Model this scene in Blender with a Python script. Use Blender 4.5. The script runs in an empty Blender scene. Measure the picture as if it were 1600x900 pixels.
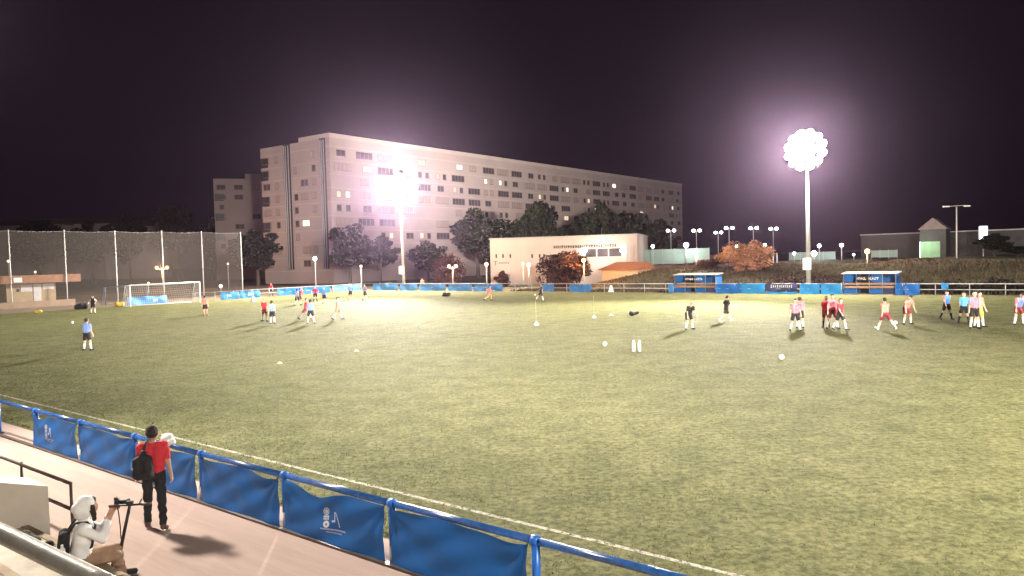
import bpy, math, random
import numpy as np
from mathutils import Vector, Matrix

# ------------------------------------------------------------------ camera
sc = bpy.context.scene
col = sc.collection
CAM_H, FPX = 4.4, 1200.0
PITCH, ROLL = math.radians(2.316), math.radians(-1.55)
fw = np.array([0, math.cos(PITCH), -math.sin(PITCH)])
up0 = np.array([0, math.sin(PITCH), math.cos(PITCH)])
rt0 = np.array([1.0, 0, 0])
rt = math.cos(ROLL) * rt0 + math.sin(ROLL) * up0
upv = -math.sin(ROLL) * rt0 + math.cos(ROLL) * up0
cd = bpy.data.cameras.new('camera')
cam = bpy.data.objects.new('camera', cd)
col.objects.link(cam)
cd.sensor_width = 36.0
cd.lens = 36.0 * FPX / 1600.0
cd.clip_start = 0.05
cd.clip_end = 3000
cam.matrix_world = Matrix(((rt[0], upv[0], -fw[0], 0), (rt[1], upv[1], -fw[1], 0),
                           (rt[2], upv[2], -fw[2], CAM_H), (0, 0, 0, 1)))
sc.camera = cam

# ------------------------------------------------------------------ night sky, exposure
w = bpy.data.worlds.new('World')
sc.world = w
w.use_nodes = True
nt = w.node_tree
bg = nt.nodes['Background']
tc = nt.nodes.new('ShaderNodeTexCoord')
nz = nt.nodes.new('ShaderNodeTexNoise')
nz.inputs['Scale'].default_value = 2.2
nz.inputs['Detail'].default_value = 4
rp = nt.nodes.new('ShaderNodeValToRGB')
rp.color_ramp.elements[0].position = 0.3
rp.color_ramp.elements[0].color = (0.0022, 0.0012, 0.0028, 1)
rp.color_ramp.elements[1].position = 0.75
rp.color_ramp.elements[1].color = (0.0058, 0.0032, 0.006, 1)
nt.links.new(tc.outputs['Generated'], nz.inputs['Vector'])
nt.links.new(nz.outputs['Fac'], rp.inputs['Fac'])
nt.links.new(rp.outputs['Color'], bg.inputs['Color'])
bg.inputs['Strength'].default_value = 1.0
vs = sc.view_settings
vs.view_transform = 'Standard'
vs.look = 'None'
vs.exposure = 0.6
vs.gamma = 1.0
vs.use_curve_mapping = False
cy = sc.cycles
cy.use_denoising = True
cy.max_bounces = 6
cy.diffuse_bounces = 2
cy.glossy_bounces = 2
cy.volume_bounces = 0
cy.transparent_max_bounces = 16
cy.sample_clamp_indirect = 4.0
cy.caustics_reflective = False
cy.caustics_refractive = False

FLOOD = (1.0, 0.93, 0.82)
# each mast: list of beams (watts, aim point in its own frame, cone degrees) and the light it spills all round
BEAMS_A = [(190000, (-14, -58), 76), (270000, (42, -68), 66), (500000, (-40, 130, 72), 92)]  # last beam is added: it aims backwards to brighten the apartment facade
BEAMS_B = [(200000, (-12, -52), 88), (40000, (5, 40, 14), 120)]  # last beam is added, aimed backwards to light what stands behind the mast
SPILL_A, SPILL_B = 80000, 36000
BEAMS_NEAR, SPILL_NEAR = [(26000, (14.0, -.6), 80)], 2500
BEAMS_BACK, SPILL_BACK = [(36000, (-8, 40), 140), (500000, (-26, 80), 68), (660000, (-92, 54), 42)], 5000
BEAMS_RIGHT, SPILL_RIGHT = [(420000, (-24, 58), 124)], 14000

# ------------------------------------------------------------------ frames
ANG = math.radians(-38.5)           # direction of the touchlines
U = np.array([math.cos(ANG), math.sin(ANG)])
V = np.array([-math.sin(ANG), math.cos(ANG)])
def UV(u, v, z=0.0):
    p = U * u + V * v
    return (float(p[0]), float(p[1]), z)
def ray(px, py):
    return fw * FPX + rt * (px - 800) + upv * (450 - py)
def G(px, py, z=0.0):
    d = ray(px, py); t = (z - CAM_H) / d[2]
    return (float(d[0] * t), float(d[1] * t), z)
def D(px, py, y):
    d = ray(px, py); t = y / d[1]
    return (float(d[0] * t), y, float(CAM_H + d[2] * t))
def proj(P):
    d = np.array(P, float) - np.array([0, 0, CAM_H]); z = d @ fw
    return 800 + FPX * (d @ rt) / z, 450 - FPX * (d @ upv) / z
def u_at(px, v, z=0.5, lo=-100.0, hi=8.0):
    for _ in range(50):
        m = (lo + hi) / 2
        if proj(UV(m, v, z))[0] < px: lo = m
        else: hi = m
    return (lo + hi) / 2
def v_at(px, u, z=0.5, lo=10.0, hi=120.0):
    for _ in range(50):
        m = (lo + hi) / 2
        if proj(UV(u, m, z))[0] < px: lo = m
        else: hi = m
    return (lo + hi) / 2
def sstep(x, a, b):
    t = min(1.0, max(0.0, (x - a) / (b - a))); return t * t * (3 - 2 * t)
rnd = random.Random(7)

# ------------------------------------------------------------------ materials
MATS = {}
def mat(name, c, rough=0.7, var=0.15, scale=6.0, bump=0.0, metal=0.0, bscale=None, c2=None, spec=0.5, trans=None):
    if name in MATS: return MATS[name]
    m = bpy.data.materials.new(name); m.use_nodes = True
    n = m.node_tree; b = n.nodes['Principled BSDF']
    b.inputs['Roughness'].default_value = rough
    b.inputs['Metallic'].default_value = metal
    b.inputs['Specular IOR Level'].default_value = spec
    t = n.nodes.new('ShaderNodeTexCoord')
    x = n.nodes.new('ShaderNodeTexNoise'); x.inputs['Scale'].default_value = scale; x.inputs['Detail'].default_value = 6
    n.links.new(t.outputs['Object'], x.inputs['Vector'])
    r = n.nodes.new('ShaderNodeValToRGB')
    r.color_ramp.elements[0].position = 0.3; r.color_ramp.elements[1].position = 0.7
    lo = tuple(max(0, k * (1 - var)) for k in c); hi = tuple(min(1, k * (1 + var)) for k in (c2 or c))
    r.color_ramp.elements[0].color = (*lo, 1); r.color_ramp.elements[1].color = (*hi, 1)
    n.links.new(x.outputs['Fac'], r.inputs['Fac'])
    n.links.new(r.outputs['Color'], b.inputs['Base Color'])
    if bump:
        y = n.nodes.new('ShaderNodeTexNoise'); y.inputs['Scale'].default_value = bscale or scale * 6; y.inputs['Detail'].default_value = 5
        n.links.new(t.outputs['Object'], y.inputs['Vector'])
        bp = n.nodes.new('ShaderNodeBump'); bp.inputs['Strength'].default_value = bump; bp.inputs['Distance'].default_value = 0.02
        n.links.new(y.outputs['Fac'], bp.inputs['Height']); n.links.new(bp.outputs['Normal'], b.inputs['Normal'])
    if trans:
        tr = n.nodes.new('ShaderNodeBsdfTransparent'); mx = n.nodes.new('ShaderNodeMixShader')
        mx.inputs[0].default_value = trans
        n.links.new(b.outputs[0], mx.inputs[1]); n.links.new(tr.outputs[0], mx.inputs[2])
        n.links.new(mx.outputs[0], n.nodes['Material Output'].inputs['Surface'])
    MATS[name] = m
    return m
def emit(name, c, s):
    if name in MATS: return MATS[name]
    m = bpy.data.materials.new(name); m.use_nodes = True
    n = m.node_tree; n.nodes.clear()
    e = n.nodes.new('ShaderNodeEmission'); e.inputs['Color'].default_value = (*c, 1); e.inputs['Strength'].default_value = s
    o = n.nodes.new('ShaderNodeOutputMaterial'); n.links.new(e.outputs[0], o.inputs['Surface'])
    MATS[name] = m
    return m

def grass_mat():
    m = bpy.data.materials.new('turf'); m.use_nodes = True
    n = m.node_tree; b = n.nodes['Principled BSDF']
    b.inputs['Roughness'].default_value = 0.85; b.inputs['Specular IOR Level'].default_value = 0.04
    t = n.nodes.new('ShaderNodeTexCoord')
    def noise(s, d, rough=0.6):
        x = n.nodes.new('ShaderNodeTexNoise'); x.inputs['Scale'].default_value = s; x.inputs['Detail'].default_value = d
        x.inputs['Roughness'].default_value = rough
        n.links.new(t.outputs['Object'], x.inputs['Vector']); return x
    def ramp(src, p0, c0, p1, c1):
        r = n.nodes.new('ShaderNodeValToRGB')
        r.color_ramp.elements[0].position = p0; r.color_ramp.elements[0].color = (*c0, 1)
        r.color_ramp.elements[1].position = p1; r.color_ramp.elements[1].color = (*c1, 1)
        n.links.new(src.outputs['Fac'], r.inputs['Fac']); return r
    def mix(a, bb, f, mode='MIX'):
        x = n.nodes.new('ShaderNodeMix'); x.data_type = 'RGBA'; x.blend_type = mode
        if isinstance(f, float): x.inputs[0].default_value = f
        else: n.links.new(f.outputs['Color'], x.inputs[0])
        n.links.new(a, x.inputs[6]); n.links.new(bb, x.inputs[7]); return x.outputs[2]
    big = ramp(noise(0.07, 4), 0.35, (0.164, 0.164, 0.080), 0.7, (0.205, 0.196, 0.106))
    med = ramp(noise(0.9, 8, 0.75), 0.34, (0.50, 0.56, 0.46), 0.66, (1.25, 1.20, 1.12))
    fine = ramp(noise(7.0, 4, 0.75), 0.38, (0.42, 0.47, 0.41), 0.60, (1.30, 1.27, 1.24))
    wear = ramp(noise(2.6, 6, 0.7), 0.60, (0, 0, 0), 0.78, (0.35, 0.35, 0.35))
    sand = n.nodes.new('ShaderNodeRGB'); sand.outputs[0].default_value = (0.17, 0.15, 0.075, 1)
    c = mix(big.outputs['Color'], med.outputs['Color'], 0.8, 'MULTIPLY')
    c = mix(c, fine.outputs['Color'], 0.8, 'MULTIPLY')
    c = mix(c, sand.outputs[0], wear)
    n.links.new(c, b.inputs['Base Color'])
    bp = n.nodes.new('ShaderNodeBump'); bp.inputs['Strength'].default_value = 1.0; bp.inputs['Distance'].default_value = 0.06
    n.links.new(noise(13.0, 5, 0.75).outputs['Fac'], bp.inputs['Height']); n.links.new(bp.outputs['Normal'], b.inputs['Normal'])
    return m
def path_mat():
    m = bpy.data.materials.new('walk_concrete'); m.use_nodes = True
    n = m.node_tree; b = n.nodes['Principled BSDF']; b.inputs['Roughness'].default_value = 0.9
    b.inputs['Specular IOR Level'].default_value = 0.2
    t = n.nodes.new('ShaderNodeTexCoord')
    def noise(s, d, rough=0.6):
        x = n.nodes.new('ShaderNodeTexNoise'); x.inputs['Scale'].default_value = s; x.inputs['Detail'].default_value = d
        x.inputs['Roughness'].default_value = rough
        n.links.new(t.outputs['Object'], x.inputs['Vector']); return x
    r = n.nodes.new('ShaderNodeValToRGB')
    e = r.color_ramp.elements
    e[0].position = 0.28; e[0].color = (0.30, 0.20, 0.165, 1); e[1].position = 0.72; e[1].color = (0.46, 0.345, 0.305, 1)
    k = e.new(0.45); k.color = (0.41, 0.30, 0.255, 1)
    n.links.new(noise(0.9, 9, 0.7).outputs['Fac'], r.inputs['Fac'])
    r2 = n.nodes.new('ShaderNodeValToRGB'); r2.color_ramp.elements[0].position = 0.3; r2.color_ramp.elements[1].position = 0.7
    r2.color_ramp.elements[0].color = (0.78, 0.76, 0.75, 1); r2.color_ramp.elements[1].color = (1.05, 1.05, 1.05, 1)
    n.links.new(noise(16, 8, 0.8).outputs['Fac'], r2.inputs['Fac'])
    r3 = n.nodes.new('ShaderNodeValToRGB'); r3.color_ramp.elements[0].position = 0.55; r3.color_ramp.elements[1].position = 0.61
    r3.color_ramp.elements[0].color = (1, 1, 1, 1); r3.color_ramp.elements[1].color = (0.60, 0.46, 0.39, 1)
    n.links.new(noise(0.55, 3, 0.5).outputs['Fac'], r3.inputs['Fac'])
    def mul(a, c):
        x = n.nodes.new('ShaderNodeMix'); x.data_type = 'RGBA'; x.blend_type = 'MULTIPLY'; x.inputs[0].default_value = 1.0
        n.links.new(a, x.inputs[6]); n.links.new(c, x.inputs[7]); return x.outputs[2]
    n.links.new(mul(mul(r.outputs[0], r2.outputs[0]), r3.outputs[0]), b.inputs['Base Color'])
    bp = n.nodes.new('ShaderNodeBump'); bp.inputs['Strength'].default_value = 0.35; bp.inputs['Distance'].default_value = 0.01
    n.links.new(noise(40, 5, 0.7).outputs['Fac'], bp.inputs['Height']); n.links.new(bp.outputs['Normal'], b.inputs['Normal'])
    return m
def line_mat():
    m = bpy.data.materials.new('worn_line_paint'); m.use_nodes = True
    n = m.node_tree; b = n.nodes['Principled BSDF']; b.inputs['Roughness'].default_value = 0.8
    b.inputs['Base Color'].default_value = (0.40, 0.37, 0.28, 1)
    t = n.nodes.new('ShaderNodeTexCoord'); x = n.nodes.new('ShaderNodeTexNoise')
    x.inputs['Scale'].default_value = 9; x.inputs['Detail'].default_value = 6; x.inputs['Roughness'].default_value = 0.8
    r = n.nodes.new('ShaderNodeValToRGB'); r.color_ramp.elements[0].position = 0.36; r.color_ramp.elements[1].position = 0.52
    tr = n.nodes.new('ShaderNodeBsdfTransparent'); mx = n.nodes.new('ShaderNodeMixShader')
    n.links.new(t.outputs['Object'], x.inputs['Vector']); n.links.new(x.outputs['Fac'], r.inputs['Fac'])
    n.links.new(r.outputs['Color'], mx.inputs[0]); n.links.new(tr.outputs[0], mx.inputs[1]); n.links.new(b.outputs[0], mx.inputs[2])
    n.links.new(mx.outputs[0], n.nodes['Material Output'].inputs['Surface'])
    return m
M_TURF, M_PATH, M_LINE = grass_mat(), path_mat(), line_mat()
M_LINE2 = mat('faint_line_paint', (0.30, 0.29, 0.17), 0.85, 0.25, 5, trans=0.6)
M_DIRT = mat('dry_dirt', (0.10, 0.075, 0.05), 0.95, 0.4, 0.6, 0.4)
M_APRON = mat('sandy_apron', (0.15, 0.105, 0.07), 0.95, 0.25, 0.8, 0.3)
M_BANK = mat('bank_dry_grass', (0.05, 0.038, 0.02), 0.95, 0.5, 0.5, 0.8, bscale=4, c2=(0.09, 0.075, 0.034))
M_CONC = mat('stand_concrete', (0.40, 0.35, 0.28), 0.9, 0.18, 3, 0.3)
M_BLUE = mat('blue_paint', (0.012, 0.12, 0.48), 0.35, 0.18, 9)
M_RAILBLUE = mat('blue_rail_paint', (0.02, 0.085, 0.27), 0.24, 0.25, 14, spec=0.8)
M_VINYL = mat('blue_vinyl', (0.007, 0.108, 0.38), 0.55, 0.07, 1.2, 0.06, bscale=12, spec=.3)
M_VINYL2 = mat('pale_blue_vinyl', (0.05, 0.19, 0.46), 0.45, 0.2, 1.5)
M_VINYL3 = mat('cyan_blue_vinyl', (0.01, 0.20, 0.50), 0.45, 0.2, 1.5)
M_NAVY = mat('navy_vinyl', (0.03, 0.035, 0.11), 0.5, 0.2, 2)
M_WHITE = mat('white_paint', (0.72, 0.71, 0.69), 0.5, 0.06, 5)
M_PRINT = mat('white_print', (0.62, 0.66, 0.72), 0.5, 0.05, 5)
M_STEEL = mat('galvanised_steel', (0.45, 0.45, 0.45), 0.38, 0.15, 12, metal=0.7)
M_GREY = mat('grey_pole_paint', (0.33, 0.32, 0.31), 0.5, 0.12, 3)
M_BROWNMETAL = mat('brown_rail_paint', (0.055, 0.035, 0.028), 0.5, 0.25, 9)
M_BLACK = mat('black_plastic', (0.012, 0.012, 0.014), 0.45, 0.2, 8)
M_BLACKCLOTH = mat('black_cloth', (0.012, 0.011, 0.013), 0.8, 0.3, 14, 0.2)
M_RUBBER = mat('rubber', (0.02, 0.02, 0.02), 0.7, 0.2, 8)
M_LENS = emit('floodlight_glass', (1.0, 0.97, 0.92), 70)

# ------------------------------------------------------------------ mesh helpers
class MB:
    def __init__(s): s.V = []; s.F = []; s.I = []
    def add(s, vs, fs, mi=0):
        o = len(s.V); s.V += [tuple(map(float, v)) for v in vs]
        for f in fs: s.F.append(tuple(i + o for i in f)); s.I.append(mi)
    def box(s, c, d, R=None, mi=0, taper=1.0):
        x, y, z = (k / 2 for k in d)
        vs = []
        for sz in (-1, 1):
            t = taper if sz > 0 else 1.0
            for sx, sy in ((-1, -1), (1, -1), (1, 1), (-1, 1)):
                p = Vector((sx * x * t, sy * y * t, sz * z))
                if R is not None: p = R @ p
                vs.append((p.x + c[0], p.y + c[1], p.z + c[2]))
        s.add(vs, [(3, 2, 1, 0), (4, 5, 6, 7), (0, 1, 5, 4), (1, 2, 6, 5), (2, 3, 7, 6), (3, 0, 4, 7)], mi)
        return s
    def span(s, a, b, mi=0):
        return s.box([(a[i] + b[i]) / 2 for i in range(3)], [abs(b[i] - a[i]) for i in range(3)], None, mi)
    def tube(s, pts, r, n=10, mi=0, cap=True):
        pts = [Vector(p) for p in pts]; m = len(pts)
        rs = r if isinstance(r, (list, tuple)) else [r] * m
        rings = []; prev = None
        for i, p in enumerate(pts):
            d = (pts[min(i + 1, m - 1)] - pts[max(i - 1, 0)]).normalized()
            if prev is None:
                a = Vector((0, 0, 1)) if abs(d.z) < 0.9 else Vector((1, 0, 0))
                x = d.cross(a).normalized()
            else:
                x = (prev - d * prev.dot(d)).normalized()
            prev = x; y = d.cross(x)
            rings.append([p + (x * math.cos(k * 2 * math.pi / n) + y * math.sin(k * 2 * math.pi / n)) * rs[i] for k in range(n)])
        vs = [v for q in rings for v in q]; fs = []
        for i in range(m - 1):
            for k in range(n):
                k2 = (k + 1) % n
                fs.append((i * n + k, i * n + k2, (i + 1) * n + k2, (i + 1) * n + k))
        if cap: fs += [tuple(range(n - 1, -1, -1)), tuple((m - 1) * n + k for k in range(n))]
        s.add(vs, fs, mi); return s
    def ball(s, c, r, n=10, m=7, mi=0, sc3=(1, 1, 1)):
        vs = []; fs = []
        for i in range(m + 1):
            th = math.pi * i / m
            for k in range(n):
                ph = 2 * math.pi * k / n
                vs.append((c[0] + r * sc3[0] * math.sin(th) * math.cos(ph), c[1] + r * sc3[1] * math.sin(th) * math.sin(ph), c[2] + r * sc3[2] * math.cos(th)))
        for i in range(m):
            for k in range(n):
                k2 = (k + 1) % n; fs.append((i * n + k, (i + 1) * n + k, (i + 1) * n + k2, i * n + k2))
        s.add(vs, fs, mi); return s
    def mesh(s, name, mats, smooth=False):
        me = bpy.data.meshes.new(name); me.from_pydata(s.V, [], s.F)
        for m in (mats if isinstance(mats, (list, tuple)) else [mats]): me.materials.append(m)
        me.polygons.foreach_set('material_index', s.I)
        if smooth: me.polygons.foreach_set('use_smooth', [True] * len(s.F))
        me.update(); return me
    def build(s, name, mats, parent=None, smooth=False):
        return link(bpy.data.objects.new(name, s.mesh(name, mats, smooth)), parent)
def link(o, parent=None):
    col.objects.link(o)
    if parent is not None: o.parent = parent
    return o
def empty(name, loc, rz=0.0):
    o = bpy.data.objects.new(name, None); o.empty_display_size = 0.3
    col.objects.link(o); o.location = loc; o.rotation_euler = (0, 0, rz); return o
def tag(o, label=None, cat=None, group=None, kind=None):
    if label: o['label'] = label
    if cat: o['category'] = cat
    if group: o['group'] = group
    if kind: o['kind'] = kind
    return o
def put(o, loc, rz=0.0):
    o.location = loc; o.rotation_euler = (0, 0, rz); return o
def lamp(name, loc, power, color, radius, parent=None):
    l = bpy.data.lights.new(name, 'POINT'); l.energy = power; l.color = color; l.shadow_soft_size = radius
    o = bpy.data.objects.new(name, l); col.objects.link(o); o.location = loc
    if parent is not None: o.parent = parent
    return o

# ------------------------------------------------------------------ ground and terrain
def terrain(x, y):
    u = U[0] * x + U[1] * y; v = V[0] * x + V[1] * y
    return 2.5 * sstep(u, -60, -44) * sstep(v, 79, 92) + 0.25 * math.sin(x * 0.31) * math.sin(y * 0.23 + 1) * sstep(v, 79, 84)
mb = MB(); mb.add([(-900, -300, -0.35), (900, -300, -0.35), (900, 1200, -0.35), (-900, 1200, -0.35)], [(0, 1, 2, 3)])
tag(mb.build('ground', M_DIRT), kind='structure')
g = MB(); nu, nv = 70, 24; vs = []
for i in range(nu + 1):
    for j in range(nv + 1):
        u = -110 + 190 * i / nu; v = 76.2 + (j / nv) ** 1.4 * 75
        p = UV(u, v); vs.append((p[0], p[1], terrain(p[0], p[1]) - 0.012))
g.add(vs, [(i * (nv + 1) + j, (i + 1) * (nv + 1) + j, (i + 1) * (nv + 1) + j + 1, i * (nv + 1) + j + 1) for i in range(nu) for j in range(nv)])
tag(g.build('embankment', M_BANK, smooth=True), kind='structure')
def sheet(name, m, u0, u1, v0, v1, z, nu=1):
    b = MB(); b.add([UV(u0, v0, z), UV(u1, v0, z), UV(u1, v1, z), UV(u0, v1, z)], [(0, 1, 2, 3)])
    return tag(b.build(name, m), kind='structure')
pitch = sheet('pitch', M_TURF, -89.5, 40, 8.1, 76.3, 0.0)
sheet('apron', M_APRON, -135, -89.5, -10, 90, -0.004)
pb = MB(); pb.box((0, 0, 0), (1, 1, 1))
pp = pb.build('path', M_PATH); put(pp, UV(-30, 4.3, -0.04), ANG); pp.scale = (110, 7.5, 0.116)
tag(pp, kind='structure')
# painted lines: children of the pitch
def strip(u0, v0, u1, v1, wd, m, z=0.004):
    a = np.array([u0, v0]); b = np.array([u1, v1]); d = (b - a) / np.linalg.norm(b - a); n = np.array([-d[1], d[0]]) * wd / 2
    q = MB(); q.add([UV(*(a - n), z), UV(*(b - n), z), UV(*(b + n), z), UV(*(a + n), z)], [(0, 1, 2, 3)])
    return q.build('marking', m, pitch)
strip(-85.6, 9.85, 26, 9.85, 0.095, M_LINE)
strip(-85.6, 73.6, 26, 73.6, 0.12, M_LINE2)
strip(-85.6, 9.95, -85.6, 73.5, 0.12, M_LINE2)
strip(-29.4, 9.95, -29.4, 73.5, 0.12, M_LINE2)
strip(-69.1, 23.4, -69.1, 63.8, 0.12, M_LINE2)
strip(-85.5, 23.4, -69.2, 23.4, 0.12, M_LINE2)
strip(-85.5, 63.8, -69.2, 63.8, 0.12, M_LINE2)
q = MB(); n = 64
for k in range(n + 1):
    a = 2 * math.pi * k / n
    for r in (9.09, 9.21): q.V.append(UV(-29.4 + r * math.cos(a), 41.6 + r * math.sin(a), 0.006))
for k in range(n): q.F.append((2 * k, 2 * k + 1, 2 * k + 3, 2 * k + 2)); q.I.append(0)
q.build('marking', M_LINE2, pitch)

# short turf tufts on the near part of the pitch
rg = np.random.default_rng(11); N = 200000
tu = rg.uniform(-46, 10, N); tv = 8.15 + rg.random(N) ** 1.8 * 40
cl = np.sin(tu * 2.1 + 3 * np.sin(tv * 1.3)) * np.sin(tv * 2.7 + 2 * np.sin(tu * .9)) + rg.normal(size=N) * .7
keep = cl > -.1; tu, tv = tu[keep], tv[keep]; N = len(tu)
hgt = rg.uniform(.018, .048, N) * np.clip(1.15 - (tv - 8) / 42, .15, 1); an = rg.uniform(0, 6.283, N); wd = rg.uniform(.006, .014, N)
bx = tu * U[0] + tv * V[0]; by = tu * U[1] + tv * V[1]; lx, ly = rg.normal(size=N) * .025, rg.normal(size=N) * .025
tri = np.empty((N, 3, 3), np.float32)
tri[:, 0] = np.stack([bx - np.cos(an) * wd, by - np.sin(an) * wd, np.full(N, .001)], 1)
tri[:, 1] = np.stack([bx + np.cos(an) * wd, by + np.sin(an) * wd, np.full(N, .001)], 1)
tri[:, 2] = np.stack([bx + lx, by + ly, hgt], 1)
tm_ = bpy.data.meshes.new('turf_tufts'); tm_.vertices.add(N * 3); tm_.vertices.foreach_set('co', tri.ravel())
tm_.loops.add(N * 3); tm_.loops.foreach_set('vertex_index', np.arange(N * 3, dtype=np.int32))
tm_.polygons.add(N); tm_.polygons.foreach_set('loop_start', np.arange(0, N * 3, 3, dtype=np.int32))
for c_ in ((.085, .10, .040), (.14, .148, .064), (.215, .208, .11)): tm_.materials.append(mat('tuft_%d' % int(c_[0] * 1000), c_, .9, .15, 3, spec=.05))
tm_.polygons.foreach_set('material_index', rg.integers(0, 3, N).astype(np.int32)); tm_.update(calc_edges=True); tm_.validate()
tag(link(bpy.data.objects.new('turf_tufts', tm_)), 'short green turf blades standing on the near pitch', 'grass', kind='stuff')

# ------------------------------------------------------------------ floodlight masts
def floodlight_mast(loc, h, label, beams, spill, soft=.9):
    r = empty('floodlight_mast', loc, ANG)
    tag(r, label, 'floodlight', 'pitch floodlight masts')
    MB().tube([(0, 0, 0), (0, 0, h * .5), (0, 0, h + 1.8)], [.24, .18, .11], 14).build('pole', M_GREY, r, True)
    MB().box((0, 0, .1), (.8, .8, .2)).build('base_block', M_CONC, r)
    b = MB().box((0, -.34, 2.95), (.75, .32, 1.15)).build('control_box', M_WHITE, r)
    MB().box((.28, -.51, 2.9), (.04, .02, .16)).build('handle', M_BLACK, b)
    fr = MB()  # lamp cluster enlarged and rounded to stand in for the glare disc
    SPOTS = [(0, 0)] + [(.83 * math.cos(a * math.pi / 3), .83 * math.sin(a * math.pi / 3)) for a in range(6)] + \
            [(1.62 * math.cos(a * math.pi / 6 + .26), 1.62 * math.sin(a * math.pi / 6 + .26)) for a in range(12)]
    for z in (-1.6, -.8, 0, .8, 1.6):
        fr.box((0, -.12, h + z), (2 * math.sqrt(max(.3, 1.7 ** 2 - z * z)), .1, .1))
    for x in (-1.2, 1.2): fr.box((x, -.03, h), (.08, .08, 2.8))
    fr.build('head_frame', M_STEEL, r)
    R = Matrix.Rotation(math.radians(-24), 3, 'X')
    hm = MB().tube([R @ Vector((0, .26, 0)), R @ Vector((0, .1, 0)), R @ Vector((0, -.15, 0))], [.17, .31, .418], 18).mesh('lamp_housing', M_STEEL, True)
    gm = MB().tube([R @ Vector((0, -.152, 0)), R @ Vector((0, -.185, 0))], .41, 18).mesh('lamp_glass', M_LENS, True)
    for x, z in SPOTS:
        o = link(bpy.data.objects.new('lamp_housing', hm), r); o.location = (x, -.38, h + z)
        link(bpy.data.objects.new('lamp_glass', gm), o)
    lamp('floodlight_spill', (0, -1.5, h), spill, FLOOD, .55, r)
    for power, aim, cone in beams:
        l = bpy.data.lights.new('floodlight_beam', 'SPOT'); l.energy = power; l.color = FLOOD; l.shadow_soft_size = soft
        l.spot_size = math.radians(cone); l.spot_blend = 1.0
        front = -1.5 if aim[1] < 0 or len(aim) == 2 else .8
        o = link(bpy.data.objects.new('floodlight_beam', l), r); o.location = (0, front, h)
        o.rotation_euler = Vector((aim[0], aim[1] - front, (aim[2] if len(aim) > 2 else 0) - h)).to_track_quat('-Z', 'Y').to_euler()
    return r
uA = u_at(626, 76.6, 14); uB = u_at(1261, 76.6, 14)
hA = D(626, 294, UV(uA, 76.6)[1])[2]; hB = D(1261, 236, UV(uB, 76.6)[1])[2]
floodlight_mast(UV(uA, 76.6), hA, 'tall floodlight mast in front of the apartment block, lamps glaring', BEAMS_A, SPILL_A)
floodlight_mast(UV(uB, 76.6), hB, 'tall floodlight mast behind the blue boards on the right, lamps glaring', BEAMS_B, SPILL_B)
# masts on the near side, out of frame: their light and their shadows are in the photograph
floodlight_mast((-16.9, 22.5, 0), 13.2, 'floodlight mast standing beyond the left end of the walkway', BEAMS_NEAR, SPILL_NEAR)
floodlight_mast((15, -9.5, 0), 15.0, 'floodlight mast rising behind the grandstand', BEAMS_BACK, SPILL_BACK, 1.6)
floodlight_mast(UV(24, 5.0), 15.0, 'floodlight mast by the near touchline to the right of the stand', BEAMS_RIGHT, SPILL_RIGHT, 2.4)

# ------------------------------------------------------------------ near perimeter railing and banners
POSTS = [-23.7 - 2.6 * k for k in range(8, 0, -1)] + [-23.7 + 2.58 * k for k in range(0, 14)]
BV = 7.42; RH = 0.905
r = empty('perimeter_railing', UV(0, BV), ANG)
tag(r, 'blue tubular railing along the near walkway, hung with banners', 'railing')
for i in range(len(POSTS) - 1):
    MB().tube([(POSTS[i] + .012, 0, RH), (POSTS[i + 1] - .012, 0, RH)], .05, 14).build('rail', M_RAILBLUE, r, True)
pm = MB().tube([(0, 0, .02), (0, 0, RH)], .055, 12).mesh('post', M_BLUE, True)
cm = MB().tube([(-.05, 0, RH), (.05, 0, RH)], .068, 14).mesh('rail_joint', M_BLUE, True)
fm = MB().box((0, 0, .03), (.17, .17, .04)).mesh('foot_plate', M_BROWNMETAL)
wm = MB().tube([(0, 0, .05), (0, 0, .30)], .058, 12).mesh('post_sleeve', M_WHITE, True)
for i, u in enumerate(POSTS):
    o = link(bpy.data.objects.new('post', pm), r); o.location = (u, 0, 0)
    for m in (cm, fm):
        k = link(bpy.data.objects.new(m.name, m), o)
    if 9 < i < 15: link(bpy.data.objects.new('post_sleeve', wm), o)
kb = MB().box((0, 0, 0), (70, .10, .05)).build('kerb', M_BROWNMETAL); put(kb, UV(-12, BV - .09, .03), ANG)
tag(kb, kind='structure')

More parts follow.
